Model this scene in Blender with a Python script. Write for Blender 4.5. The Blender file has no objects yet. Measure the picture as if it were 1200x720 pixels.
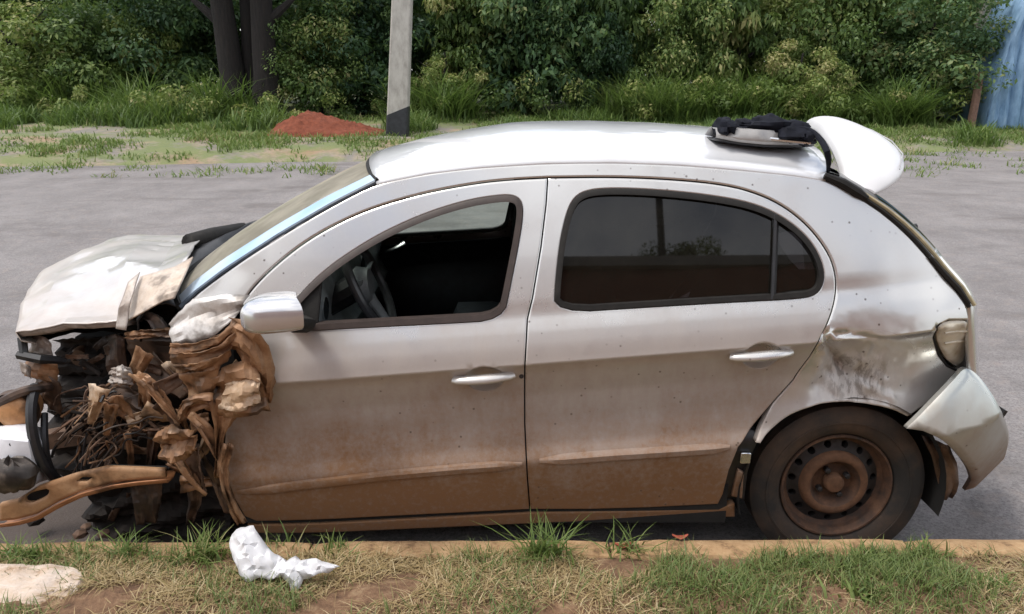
import bpy, bmesh, math, random
import numpy as np
from mathutils import Vector, noise
from mathutils.geometry import delaunay_2d_cdt

C = bpy.context.scene
COL = C.collection
R = math.radians

# ------------------------------------------------------------------ camera, sky, sun, exposure
F, CAM_Y, CAM_Z, PITCH = 920.0, -2.30, 1.57, R(16.0)
cam_data = bpy.data.cameras.new('camera')
cam_data.sensor_width = 36.0
cam_data.lens = F / 1200.0 * 36.0
cam_data.clip_start, cam_data.clip_end = 0.05, 2000
cam = bpy.data.objects.new('camera', cam_data)
COL.objects.link(cam)
cam.location = (0, CAM_Y, CAM_Z)
cam.rotation_euler = (R(90) - PITCH, 0, 0)
C.camera = cam

SUN_EL, SUN_AZ = R(64), R(-105)          # azimuth measured from +Y (behind the car) towards +X
world = bpy.data.worlds.new('World')
C.world = world
world.use_nodes = True
wn, wl = world.node_tree.nodes, world.node_tree.links
wn.clear()
w_out = wn.new('ShaderNodeOutputWorld')
w_bg = wn.new('ShaderNodeBackground')
w_sky = wn.new('ShaderNodeTexSky')
w_sky.sky_type = 'NISHITA'
w_sky.sun_disc = False
w_sky.sun_elevation = SUN_EL
w_sky.sun_rotation = SUN_AZ
w_sky.air_density, w_sky.dust_density, w_sky.ozone_density = 1.0, 2.5, 1.0
w_bg.inputs['Strength'].default_value = 0.11
# broken bright cloud over the blue
w_tc = wn.new('ShaderNodeTexCoord')
w_no = wn.new('ShaderNodeTexNoise')
w_no.inputs['Scale'].default_value = 2.4
w_no.inputs['Detail'].default_value = 7
w_no.inputs['Roughness'].default_value = 0.55
w_ramp = wn.new('ShaderNodeValToRGB')
w_ramp.color_ramp.elements[0].position, w_ramp.color_ramp.elements[1].position = 0.38, 0.62
w_mix = wn.new('ShaderNodeMix')
w_mix.data_type = 'RGBA'
w_mix.inputs['B'].default_value = (10.0, 10.0, 10.1, 1)
wl.new(w_tc.outputs['Generated'], w_no.inputs['Vector'])
wl.new(w_no.outputs['Fac'], w_ramp.inputs['Fac'])
wl.new(w_ramp.outputs['Color'], w_mix.inputs['Factor'])
wl.new(w_sky.outputs['Color'], w_mix.inputs['A'])
wl.new(w_mix.outputs['Result'], w_bg.inputs['Color'])
wl.new(w_bg.outputs['Background'], w_out.inputs['Surface'])

sun_data = bpy.data.lights.new('sun', 'SUN')
sun_data.energy, sun_data.angle, sun_data.color = 1.5, R(14), (1.0, 0.95, 0.88)
sun = bpy.data.objects.new('sun', sun_data)
COL.objects.link(sun)
sun_dir = Vector((math.sin(SUN_AZ) * math.cos(SUN_EL), math.cos(SUN_AZ) * math.cos(SUN_EL), math.sin(SUN_EL)))
sun.rotation_euler = sun_dir.to_track_quat('Z', 'Y').to_euler()

vs = C.view_settings
vs.view_transform, vs.look, vs.gamma, vs.use_curve_mapping = 'Standard', 'None', 1, False
vs.exposure = 0.74

# ------------------------------------------------------------------ helpers: rays, meshes, objects
rng = np.random.default_rng(7)
random.seed(7)
cp, sp = math.cos(PITCH), math.sin(PITCH)


def ray(u, v):
    """direction of the photograph's sight line through (u, v); y component 1"""
    a, b = (u - 600) / F, (360 - v) / F
    dx, dy, dz = a, cp + b * sp, -sp + b * cp
    return dx / dy, dz / dy


def at_y(u, v, y):
    a, b = ray(u, v)
    t = y - CAM_Y
    return Vector((a * t, y, CAM_Z + b * t))


def at_z(u, v, z):
    a, b = ray(u, v)
    t = (z - CAM_Z) / b
    return Vector((a * t, CAM_Y + t, z))


def proj(p):
    x, y, z = p[0], p[1] - CAM_Y, p[2] - CAM_Z
    d = y * cp - z * sp
    return 600 + F * x / d, 360 - F * (y * sp + z * cp) / d


def thing(name, label, cat, loc=(0, 0, 0), group=None):
    o = bpy.data.objects.new(name, None)
    o.empty_display_size = 0.2
    COL.objects.link(o)
    o.location = loc
    o['label'], o['category'] = label, cat
    if group:
        o['group'] = group
    return o


def tag(o, label=None, cat=None, group=None, kind=None):
    for k, v in (('label', label), ('category', cat), ('group', group), ('kind', kind)):
        if v:
            o[k] = v
    return o


def origin(o):
    v = Vector((0, 0, 0))
    while o is not None:
        v += o.location
        o = o.parent
    return v


class MB:
    """collects geometry given in world coordinates, links it as one mesh object"""

    def __init__(self):
        self.v, self.f, self.m = [], [], []
        self.nrm = None

    def add(self, verts, faces, mi=0):
        o = len(self.v)
        self.v.extend([tuple(p) for p in verts])
        self.f.extend([tuple(i + o for i in q) for q in faces])
        self.m.extend([mi] * len(faces))
        return self

    def box(self, c, s, rz=0, rx=0, ry=0, mi=0, taper=1.0):
        from mathutils import Euler
        e = Euler((rx, ry, rz)).to_matrix()
        vs_ = []
        for dz in (-1, 1):
            k = taper if dz > 0 else 1
            for dx, dy in ((-1, -1), (1, -1), (1, 1), (-1, 1)):
                vs_.append(Vector(c) + e @ Vector((dx * s[0] / 2 * k, dy * s[1] / 2 * k, dz * s[2] / 2)))
        self.add(vs_, [(0, 3, 2, 1), (4, 5, 6, 7), (0, 1, 5, 4), (1, 2, 6, 5), (2, 3, 7, 6), (3, 0, 4, 7)], mi)
        return self

    def tube(self, pts, r, n=8, caps=True, mi=0, flat=1.0):
        pts = [Vector(p) for p in pts]
        rr = r if hasattr(r, '__len__') else [r] * len(pts)
        vs_, fs = [], []
        up = None
        for i, p in enumerate(pts):
            t = (pts[min(i + 1, len(pts) - 1)] - pts[max(i - 1, 0)]).normalized()
            if up is None:
                up = t.orthogonal().normalized()
            up = (up - t * up.dot(t)).normalized()
            b = t.cross(up)
            for k in range(n):
                a = 2 * math.pi * k / n
                vs_.append(p + (up * math.cos(a) + b * math.sin(a) * flat) * rr[i])
        for i in range(len(pts) - 1):
            for k in range(n):
                fs.append((i * n + k, i * n + (k + 1) % n, (i + 1) * n + (k + 1) % n, (i + 1) * n + k))
        if caps:
            fs.append(tuple(range(n))[::-1])
            fs.append(tuple(range((len(pts) - 1) * n, len(pts) * n)))
        self.add(vs_, fs, mi)
        return self

    def lathe(self, prof, c, n=48, mi=0):
        """profile (radius, offset along +y) round a y axis through c"""
        vs_, fs = [], []
        for r, h in prof:
            for k in range(n):
                a = 2 * math.pi * k / n
                vs_.append((c[0] + r * math.cos(a), c[1] + h, c[2] + r * math.sin(a)))
        for i in range(len(prof) - 1):
            for k in range(n):
                fs.append((i * n + k, i * n + (k + 1) % n, (i + 1) * n + (k + 1) % n, (i + 1) * n + k))
        self.add(vs_, fs, mi)
        return self

    def grid(self, P, mi=0):
        nu, nv = len(P), len(P[0])
        self.add([p for row in P for p in row],
                 [(i * nv + j, i * nv + j + 1, (i + 1) * nv + j + 1, (i + 1) * nv + j)
                  for i in range(nu - 1) for j in range(nv - 1)], mi)
        return self

    def build(self, name, mats, parent=None, smooth=True, sharp=35, solid=0.0, loc=None, bevel=0, fixn=True):
        o0 = origin(parent) if parent else Vector(loc or (0, 0, 0))
        me = bpy.data.meshes.new(name)
        me.from_pydata([(a - o0.x, b - o0.y, c - o0.z) for a, b, c in self.v], [], self.f)
        mats = mats if isinstance(mats, (list, tuple)) else [mats]
        for m in mats:
            me.materials.append(m)
        if len(mats) > 1:
            me.polygons.foreach_set('material_index', self.m)
        me.update()
        if fixn:
            bm = bmesh.new()
            bm.from_mesh(me)
            bmesh.ops.recalc_face_normals(bm, faces=bm.faces)
            bm.to_mesh(me)
            bm.free()
        me.shade_smooth() if smooth else me.shade_flat()
        if smooth and sharp:
            me.set_sharp_from_angle(angle=R(sharp))
        if self.nrm:
            me.normals_split_custom_set_from_vertices(self.nrm + [(0, 0, 0)] * (len(me.vertices) - len(self.nrm)))
        o = bpy.data.objects.new(name, me)
        COL.objects.link(o)
        if parent:
            o.parent = parent
        else:
            o.location = o0
        if solid:
            s = o.modifiers.new('thickness', 'SOLIDIFY')
            s.thickness, s.offset = solid, 0
        if bevel:
            b = o.modifiers.new('bevel', 'BEVEL')
            b.width, b.segments, b.limit_method = bevel, 2, 'ANGLE'
        return o


def np_mesh(name, verts, quads, mat, attr=None):
    """large meshes of equal-sized polygons straight from arrays"""
    me = bpy.data.meshes.new(name)
    n = quads.shape[1]
    me.vertices.add(len(verts))
    me.vertices.foreach_set('co', verts.astype(np.float32).ravel())
    me.loops.add(quads.size)
    me.loops.foreach_set('vertex_index', quads.astype(np.int32).ravel())
    me.polygons.add(len(quads))
    me.polygons.foreach_set('loop_start', np.arange(0, quads.size, n, dtype=np.int32))
    me.materials.append(mat)
    me.update(calc_edges=True)
    if attr is not None:
        a = me.attributes.new('rnd', 'FLOAT', 'FACE')
        a.data.foreach_set('value', attr.astype(np.float32))
    return me


def link(name, me, parent=None, loc=(0, 0, 0)):
    o = bpy.data.objects.new(name, me)
    COL.objects.link(o)
    o.location = loc
    if parent:
        o.parent = parent
    return o


def nz(x, y, z=0.0, s=1.0):
    return noise.noise(Vector((x * s, y * s, z * s)))


def chaikin(pts, it=2, closed=False):
    pts = [tuple(p) for p in pts]
    for _ in range(it):
        q = []
        n = len(pts)
        for i in range(n if closed else n - 1):
            a, b = pts[i], pts[(i + 1) % n]
            q.append(tuple(.75 * s + .25 * t for s, t in zip(a, b)))
            q.append(tuple(.25 * s + .75 * t for s, t in zip(a, b)))
        if not closed:
            q = [pts[0]] + q + [pts[-1]]
        pts = q
    return pts


def resample(pts, n):
    pts = [Vector(p) for p in pts]
    d = [0.0]
    for a, b in zip(pts, pts[1:]):
        d.append(d[-1] + (b - a).length)
    out = []
    for k in range(n):
        s = d[-1] * k / (n - 1)
        i = 0
        while i < len(pts) - 2 and d[i + 1] < s:
            i += 1
        w = (s - d[i]) / max(d[i + 1] - d[i], 1e-9)
        out.append(pts[i].lerp(pts[i + 1], min(max(w, 0), 1)))
    return out


# ------------------------------------------------------------------ materials
class NT:
    def __init__(self, name):
        self.m = bpy.data.materials.new(name)
        self.m.use_nodes = True
        self.t = self.m.node_tree
        self.n, self.l = self.t.nodes, self.t.links
        self.b = self.n['Principled BSDF']
        self.out = self.n['Material Output']

    def node(self, typ, **kw):
        x = self.n.new(typ)
        for k, v in kw.items():
            setattr(x, k, v)
        return x

    def val(self, sock, v):
        if hasattr(v, 'is_linked'):
            self.l.new(v, sock)
        elif isinstance(v, (tuple, list)) and len(v) == 3 and sock.type == 'RGBA':
            sock.default_value = (*v, 1)
        else:
            sock.default_value = v

    def pos(self):
        return self.node('ShaderNodeNewGeometry').outputs['Position']

    def objco(self):
        return self.node('ShaderNodeTexCoord').outputs['Object']

    def noise(self, scale, detail=4, rough=0.55, vec=None, dist=0):
        x = self.node('ShaderNodeTexNoise')
        x.inputs['Scale'].default_value, x.inputs['Detail'].default_value = scale, detail
        x.inputs['Roughness'].default_value, x.inputs['Distortion'].default_value = rough, dist
        if vec is not None:
            self.l.new(vec, x.inputs['Vector'])
        return x.outputs['Fac']

    def stretch(self, vec, s):
        x = self.node('ShaderNodeMapping')
        x.inputs['Scale'].default_value = s
        self.l.new(vec, x.inputs['Vector'])
        return x.outputs['Vector']

    def ramp(self, fac, stops):
        x = self.node('ShaderNodeValToRGB')
        e = x.color_ramp.elements
        while len(e) < len(stops):
            e.new(0.5)
        for i, (p, c) in enumerate(stops):
            e[i].position = p
            e[i].color = (*c, 1) if hasattr(c, '__len__') else (c, c, c, 1)
        self.l.new(fac, x.inputs['Fac'])
        return x.outputs['Color']

    def mix(self, fac, a, b, mode='MIX'):
        x = self.node('ShaderNodeMix', data_type='RGBA', blend_type=mode)
        self.val(x.inputs['Factor'], fac)
        self.val(x.inputs[6], a)
        self.val(x.inputs[7], b)
        return x.outputs[2]

    def math(self, op, a, b=0.0, clamp=False):
        x = self.node('ShaderNodeMath', operation=op, use_clamp=clamp)
        self.val(x.inputs[0], a)
        self.val(x.inputs[1], b)
        return x.outputs[0]

    def maprange(self, v, a, b, c=0.0, d=1.0, smooth=True):
        x = self.node('ShaderNodeMapRange', interpolation_type='SMOOTHSTEP' if smooth else 'LINEAR')
        self.val(x.inputs['Value'], v)
        for k, w in zip(('From Min', 'From Max', 'To Min', 'To Max'), (a, b, c, d)):
            x.inputs[k].default_value = w
        return x.outputs[0]

    def bump(self, h, strength=0.3, dist=0.01):
        x = self.node('ShaderNodeBump')
        x.inputs['Strength'].default_value, x.inputs['Distance'].default_value = strength, dist
        self.l.new(h, x.inputs['Height'])
        self.l.new(x.outputs['Normal'], self.b.inputs['Normal'])

    def set(self, **kw):
        for k, v in kw.items():
            self.val(self.b.inputs[{'color': 'Base Color', 'rough': 'Roughness', 'metal': 'Metallic',
                                    'coat': 'Coat Weight', 'coat_rough': 'Coat Roughness',
                                    'spec': 'Specular IOR Level', 'alpha': 'Alpha'}[k]], v)
        return self


def plain(name, col, rough=0.6, metal=0.0, var=0.25, scale=30, bump=0.0, spec=0.5):
    t = NT(name)
    n = t.noise(scale, 5, 0.6, t.objco())
    d = tuple(c * (1 - var) for c in col)
    b = tuple(min(1, c * (1 + var)) for c in col)
    t.set(color=t.ramp(n, [(0.3, d), (0.7, b)]), rough=rough, metal=metal, spec=spec)
    if bump:
        t.bump(n, bump, 0.004)
    return t.m


MUD = (0.185, 0.096, 0.045)


def car_paint(name, lo, hi, amount, base=(0.60, 0.595, 0.58), spots=True, scuff=None, metal=0.7, rough=0.22):
    """silver metallic paint under a film of splashed brown mud that thins out between heights lo and hi"""
    t = NT(name)
    p = t.pos()
    sep = t.node('ShaderNodeSeparateXYZ')
    t.l.new(p, sep.inputs[0])
    big = t.noise(2.2, 5, 0.6, p)
    fine = t.noise(55, 6, 0.7, p)
    streak = t.noise(9, 5, 0.65, t.stretch(p, (1.3, 1.3, 0.35)))
    h = t.math('ADD', sep.outputs['Z'], t.math('MULTIPLY', t.math('SUBTRACT', big, 0.5), 0.45))
    h = t.math('ADD', h, t.math('MULTIPLY', t.math('SUBTRACT', streak, 0.5), 0.30))
    film = t.maprange(h, lo, hi, amount, 0.0)
    film = t.math('ADD', film, t.math('MULTIPLY', t.math('MULTIPLY', film, t.math('SUBTRACT', fine, 0.5)), 0.55), True)
    dust = t.maprange(t.noise(5, 6, 0.65, p), 0.40, 0.80, 0.0, 0.12)
    film = t.math('MAXIMUM', film, dust)
    col = t.mix(film, base, t.mix(fine, tuple(c * 0.8 for c in MUD), tuple(c * 1.35 for c in MUD)))
    if spots:
        vor = t.node('ShaderNodeTexVoronoi')
        vor.inputs['Scale'].default_value = 26
        t.l.new(p, vor.inputs['Vector'])
        sp_ = t.maprange(vor.outputs['Distance'], 0.06, 0.13, 1.0, 0.0)
        sp_ = t.math('MULTIPLY', sp_, t.maprange(t.noise(4, 3, 0.5, p), 0.44, 0.58))
        col = t.mix(t.math('MULTIPLY', sp_, 0.75), col, (0.07, 0.045, 0.03))
    if scuff:
        sc = t.node('ShaderNodeVectorMath', operation='DISTANCE')
        t.l.new(p, sc.inputs[0])
        sc.inputs[1].default_value = scuff
        rub = t.noise(14, 6, 0.75, t.stretch(p, (2.6, 1, 0.9)), 0.5)
        sc_ = t.math('MULTIPLY', t.maprange(sc.outputs['Value'], 0.04, 0.15, 1.0, 0.0), t.maprange(rub, 0.46, 0.58))
        col = t.mix(t.math('MULTIPLY', sc_, 0.6), col, t.mix(rub, (0.045, 0.038, 0.032), (0.16, 0.13, 0.11)))
        film = t.math('MAXIMUM', film, t.math('MULTIPLY', sc_, 0.7))
        film = t.math('MAXIMUM', film, t.math('MULTIPLY', t.maprange(sc.outputs['Value'], 0.06, 0.24, 0.62, 0.0), t.maprange(big, 0.2, 0.6, 0.5, 1.0)))
    t.set(color=col, metal=t.maprange(film, 0.0, 0.8, metal, 0.0, False),
          rough=t.maprange(film, 0.0, 0.7, rough, 0.75, False),
          coat=t.maprange(film, 0.0, 0.55, 0.9, 0.0, False), coat_rough=0.03)
    t.bump(fine, 0.03, 0.001)
    return t.m


M = {}
M['paint'] = car_paint('silver_paint_muddy', 0.20, 1.02, 1.0)
M['paint_rear'] = car_paint('silver_paint_rear', 0.10, 0.85, 0.85, scuff=at_y(1000, 440, .1))
M['paint_top'] = car_paint('silver_paint_roof', -3, -2, 0.3, base=(0.66, 0.67, 0.69), metal=0.2, rough=0.38, spots=False)
M['paint_hood'] = car_paint('silver_paint_hood', 0.66, 1.02, 0.42, base=(0.62, 0.605, 0.59), metal=0.25, rough=0.4, spots=False)
M['paint_mirror'] = car_paint('silver_paint_mirror', 0.5, 0.9, 0.25, base=(0.58, 0.58, 0.59), spots=False)
M['white_gloss'] = plain('white_spoiler_paint', (0.70, 0.70, 0.71), 0.28, 0, 0.04, 6)
M['black'] = plain('black_plastic', (0.018, 0.018, 0.02), 0.45, 0, 0.3, 40)
M['rubber'] = plain('black_rubber', (0.014, 0.013, 0.012), 0.7, 0, 0.3, 40, 0, 0.25)
M['trim_dark'] = plain('dark_interior', (0.022, 0.027, 0.036), 0.55, 0, 0.25, 20)
M['dash'] = plain('dashboard_grey', (0.24, 0.26, 0.26), 0.45, 0, 0.3, 25)
M['chrome'] = plain('dull_chrome', (0.6, 0.62, 0.64), 0.25, 1.0, 0.1, 20)
M['under'] = plain('underbody_black', (0.012, 0.011, 0.010), 0.9, 0, 0.3, 20)
M['engine'] = plain('sooty_engine_metal', (0.018, 0.014, 0.012), 0.8, 0.0, 0.6, 18, 0.3, 0.25)
M['engine_brown'] = plain('muddy_engine_part', (0.12, 0.07, 0.045), 0.8, 0, 0.5, 22, 0.3)
M['plastic_white'] = plain('white_tank_plastic', (0.68, 0.69, 0.73), 0.4, 0, 0.12, 15)


def muddy_metal(name, a, b, c):
    t = NT(name)
    p = t.pos()
    n = t.noise(9, 7, 0.65, p, 0.4)
    f = t.noise(70, 5, 0.7, p)
    col = t.ramp(n, [(0.28, a), (0.5, b), (0.74, c)])
    col = t.mix(t.maprange(f, 0.45, 0.75, 0, 0.45), col, tuple(x * 0.55 for x in b))
    grease = t.maprange(t.noise(6.5, 4, 0.6, p), 0.50, 0.62, 0, 0.8)
    col = t.mix(grease, col, tuple(x * 0.28 for x in a))
    t.set(color=col, rough=0.5, metal=0.2)
    t.bump(t.math('ADD', n, f), 0.25, 0.004)
    return t.m


M['crumple'] = muddy_metal('mud_caked_sheet_metal', (0.12, 0.060, 0.030), (0.29, 0.155, 0.078), (0.47, 0.31, 0.19))
M['crumple_dark'] = muddy_metal('dark_mud_sheet_metal', (0.03, 0.018, 0.013), (0.085, 0.050, 0.032), (0.19, 0.115, 0.07))
M['crumple_grey'] = muddy_metal('grey_scraped_sheet_metal', (0.16, 0.12, 0.095), (0.32, 0.27, 0.235), (0.55, 0.51, 0.47))
M['beam'] = muddy_metal('mud_coated_beam', (0.24, 0.12, 0.055), (0.36, 0.20, 0.10), (0.46, 0.29, 0.165))
M['fender_white'] = muddy_metal('scraped_silver_fender', (0.42, 0.36, 0.31), (0.62, 0.60, 0.58), (0.74, 0.73, 0.73))


def glass(name, tint, dust=0.0, dust_col=(0.45, 0.40, 0.30), rough=0.02):
    t = NT(name)
    t.n.remove(t.b)
    tr = t.node('ShaderNodeBsdfTransparent')
    tr.inputs['Color'].default_value = (*tint, 1)
    gl = t.node('ShaderNodeBsdfGlossy')
    gl.inputs['Roughness'].default_value = rough
    fr = t.node('ShaderNodeFresnel')
    fr.inputs['IOR'].default_value = 1.52
    mx = t.node('ShaderNodeMixShader')
    t.l.new(fr.outputs[0], mx.inputs[0])
    t.l.new(tr.outputs[0], mx.inputs[1])
    t.l.new(gl.outputs[0], mx.inputs[2])
    last = mx
    if dust:
        df = t.node('ShaderNodeBsdfDiffuse')
        df.inputs['Color'].default_value = (*dust_col, 1)
        m2 = t.node('ShaderNodeMixShader')
        t.l.new(t.maprange(t.noise(8, 5, 0.6, t.pos()), 0.3, 0.75, dust * 0.8, dust * 1.2), m2.inputs[0])
        t.l.new(mx.outputs[0], m2.inputs[1])
        t.l.new(df.outputs[0], m2.inputs[2])
        last = m2
    t.l.new(last.outputs[0], t.out.inputs['Surface'])
    return t.m


M['glass_tint'] = glass('dark_tinted_glass', (0.03, 0.03, 0.035), 0.015)
M['glass_screen'] = glass('dusty_windscreen_glass', (0.62, 0.70, 0.64), 0.5, (0.44, 0.41, 0.34))
M['glass_green'] = glass('greenish_side_glass', (0.66, 0.76, 0.70), 0.10, (0.45, 0.5, 0.45))
t = NT('dusty_clear_lamp_lens')
t.set(color=t.ramp(t.noise(14, 5, 0.6, t.pos()), [(0.3, (0.42, 0.36, 0.25)), (0.7, (0.72, 0.68, 0.58))]), rough=0.22, coat=0.6)
M['lens'] = t.m

t = NT('muddy_tyre_rubber')
p = t.pos()
t.set(color=t.ramp(t.noise(7, 6, 0.65, p), [(0.38, (0.016, 0.015, 0.014)), (0.72, (0.075, 0.045, 0.028))]), rough=0.85)
t.bump(t.noise(90, 4, 0.6, p), 0.2, 0.003)
M['tyre'] = t.m
t = NT('muddy_steel_rim')
p = t.pos()
t.set(color=t.ramp(t.noise(16, 6, 0.7, p), [(0.3, (0.025, 0.020, 0.018)), (0.52, (0.085, 0.043, 0.025)), (0.75, (0.16, 0.082, 0.045))]), rough=0.75, metal=0.1)
t.bump(t.noise(60, 4, 0.6, p), 0.2, 0.003)
M['rim'] = t.m
M['rim_mud'] = plain('orange_mud_on_rim', (0.115, 0.056, 0.029), 0.9, 0, 0.35, 30, 0.3)
M['rim_dark'] = plain('dark_steel_rim', (0.030, 0.027, 0.027), 0.6, 0.3, 0.3, 30)

# ground materials
t = NT('worn_asphalt')
p = t.pos()
stre = t.noise(1.5, 8, 0.72, t.stretch(p, (0.9, 0.6, 1)))
fine = t.noise(95, 4, 0.75, p)
med = t.noise(11, 5, 0.65, p)
col = t.ramp(stre, [(0.30, (0.150, 0.137, 0.136)), (0.5, (0.215, 0.200, 0.198)), (0.72, (0.290, 0.270, 0.266))])
col = t.mix(t.maprange(fine, 0.42, 0.66, 0, 0.75), col, (0.085, 0.075, 0.074))
grit = t.noise(34, 5, 0.75, p)
col = t.mix(t.maprange(grit, 0.50, 0.70, 0, 0.5), col, (0.33, 0.31, 0.30))
col = t.mix(t.maprange(med, 0.50, 0.75, 0, 0.55), col, (0.27, 0.225, 0.20))
vor = t.node('ShaderNodeTexVoronoi', feature='DISTANCE_TO_EDGE')
vor.inputs['Scale'].default_value = 0.55
t.l.new(t.stretch(p, (0.6, 1, 1)), vor.inputs['Vector'])
crk = t.maprange(t.math('ADD', vor.outputs['Distance'], t.math('MULTIPLY', t.math('SUBTRACT', med, .5), 0.05)), 0.0, 0.008, 0.13, 0)
col = t.mix(crk, col, (0.06, 0.05, 0.05))
oil = t.maprange(t.noise(0.9, 5, 0.65, t.stretch(p, (0.5, 1.1, 1))), 0.53, 0.68, 0, 0.45)
col = t.mix(oil, col, (0.085, 0.072, 0.066))
sd = t.node('ShaderNodeVectorMath', operation='DISTANCE')
t.l.new(t.stretch(p, (0.62, 1, 1)), sd.inputs[0])
sd.inputs[1].default_value = (-1.0, 0.35, -0.05)
spill_and_shadow = t.maprange(t.math('ADD', sd.outputs['Value'], t.math('MULTIPLY', t.math('SUBTRACT', med, .5), 0.7)), 0.35, 0.75, 0.85, 0)  # oily dirt and the car's shadow on the road, painted as one patch
col = t.mix(spill_and_shadow, col, t.mix(fine, (0.030, 0.022, 0.018), (0.085, 0.058, 0.044)))
t.set(color=col, rough=0.85)
t.bump(fine, 0.7, 0.008)
M['asphalt'] = t.m

t = NT('verge_soil')
p = t.pos()
a = t.noise(0.55, 6, 0.6, p, 0.5)
b = t.noise(7, 6, 0.7, p)
col = t.ramp(a, [(0.32, (0.30, 0.19, 0.11)), (0.46, (0.29, 0.235, 0.17)), (0.56, (0.20, 0.185, 0.175)), (0.70, (0.33, 0.27, 0.185))])
col = t.mix(t.maprange(b, 0.42, 0.7, 0, 0.6), col, (0.16, 0.13, 0.09))
sy = t.node('ShaderNodeSeparateXYZ')
t.l.new(p, sy.inputs[0])
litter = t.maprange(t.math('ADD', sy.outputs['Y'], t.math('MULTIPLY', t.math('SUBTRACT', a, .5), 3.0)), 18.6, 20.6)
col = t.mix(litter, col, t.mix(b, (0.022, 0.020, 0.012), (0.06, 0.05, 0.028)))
mossy = t.maprange(t.noise(1.1, 6, 0.7, p), 0.40, 0.56, 0, .85)
col = t.mix(mossy, col, t.mix(b, (0.085, 0.125, 0.035), (0.20, 0.23, 0.085)))
t.set(color=col, rough=0.95)
t.bump(b, 0.6, 0.05)
M['soil'] = t.m
t = NT('dry_verge_soil')
p = t.pos()
b = t.noise(26, 7, 0.7, p)
t.set(color=t.ramp(b, [(0.3, (0.085, 0.045, 0.026)), (0.52, (0.20, 0.115, 0.065)), (0.72, (0.34, 0.24, 0.14))]), rough=0.95)
t.bump(b, 0.8, 0.02)
M['soil_near'] = t.m
t = NT('kerb_concrete')
p = t.pos()
b = t.noise(20, 7, 0.7, p)
t.set(color=t.ramp(b, [(0.3, (0.10, 0.055, 0.03)), (0.46, (0.36, 0.225, 0.115)), (0.72, (0.50, 0.34, 0.19))]), rough=0.9)
t.bump(b, 0.7, 0.01)
M['kerb'] = t.m
t = NT('red_earth')
b = t.noise(9, 7, 0.7, t.objco())
t.set(color=t.ramp(b, [(0.3, (0.12, 0.030, 0.014)), (0.7, (0.24, 0.066, 0.032))]), rough=0.95)
t.bump(b, 0.8, 0.06)
M['red_earth'] = t.m
t = NT('pole_concrete')
b = t.noise(6, 7, 0.7, t.stretch(t.objco(), (1, 1, 0.4)))
t.set(color=t.ramp(b, [(0.3, (0.25, 0.235, 0.21)), (0.55, (0.40, 0.38, 0.345)), (0.7, (0.46, 0.44, 0.405))]), rough=0.9)
M['pole'] = t.m
M['pole_black'] = plain('black_tar_paint', (0.02, 0.022, 0.026), 0.6, 0, 0.4, 12)
t = NT('bark')
b = t.noise(5, 7, 0.7, t.stretch(t.objco(), (3, 3, 0.5)))
t.set(color=t.ramp(b, [(0.3, (0.006, 0.005, 0.005)), (0.7, (0.020, 0.015, 0.013))]), rough=0.95)
t.bump(b, 0.8, 0.05)
M['bark'] = t.m
M['post_wood'] = plain('old_post_wood', (0.17, 0.10, 0.075), 0.9, 0, 0.35, 12)
t = NT('blue_tarpaulin')
b = t.noise(3, 7, 0.7, t.stretch(t.objco(), (2, 2, 0.7)))
t.set(color=t.ramp(b, [(0.3, (0.10, 0.19, 0.30)), (0.55, (0.18, 0.30, 0.45)), (0.75, (0.30, 0.43, 0.58))]), rough=0.55)
M['tarp'] = t.m
t = NT('white_tissue')
b = t.noise(25, 5, 0.6, t.pos())
t.set(color=t.ramp(b, [(0.3, (0.72, 0.73, 0.76)), (0.7, (0.84, 0.84, 0.86))]), rough=0.6)
tl = t.node('ShaderNodeBsdfTranslucent')
tl.inputs['Color'].default_value = (.8, .8, .82, 1)
mx = t.node('ShaderNodeMixShader')
mx.inputs[0].default_value = 0.2
t.l.new(t.b.outputs[0], mx.inputs[1])
t.l.new(tl.outputs[0], mx.inputs[2])
t.l.new(mx.outputs[0], t.out.inputs['Surface'])
M['tissue'] = t.m
t = NT('pale_stone')
p = t.pos()
b = t.noise(9, 6, 0.65, t.stretch(p, (1.0, 2.5, 2.0)), 0.6)
col = t.ramp(b, [(0.28, (0.32, 0.20, 0.12)), (0.45, (0.52, 0.41, 0.32)), (0.7, (0.62, 0.54, 0.48))])
t.set(color=t.mix(t.maprange(t.noise(70, 4, .6, p), .55, .75, 0, .4), col, (0.35, 0.24, 0.17)), rough=0.8)
t.bump(b, 0.6, 0.02)
M['stone'] = t.m
t = NT('brick_wall')
br = t.node('ShaderNodeTexBrick')
br.inputs['Color1'].default_value, br.inputs['Color2'].default_value = (0.38, 0.12, 0.07, 1), (0.26, 0.085, 0.055, 1)
br.inputs['Mortar'].default_value, br.inputs['Scale'].default_value = (0.22, 0.19, 0.17, 1), 4.5
mp = t.node('ShaderNodeMapping')
mp.inputs['Rotation'].default_value = (R(90), 0, 0)
t.l.new(t.objco(), mp.inputs['Vector'])
t.l.new(mp.outputs[0], br.inputs['Vector'])
t.set(color=br.outputs['Color'], rough=0.9)
M['brick'] = t.m
M['coping'] = plain('pale_coping', (0.38, 0.35, 0.33), 0.8, 0, 0.15, 3)


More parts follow.
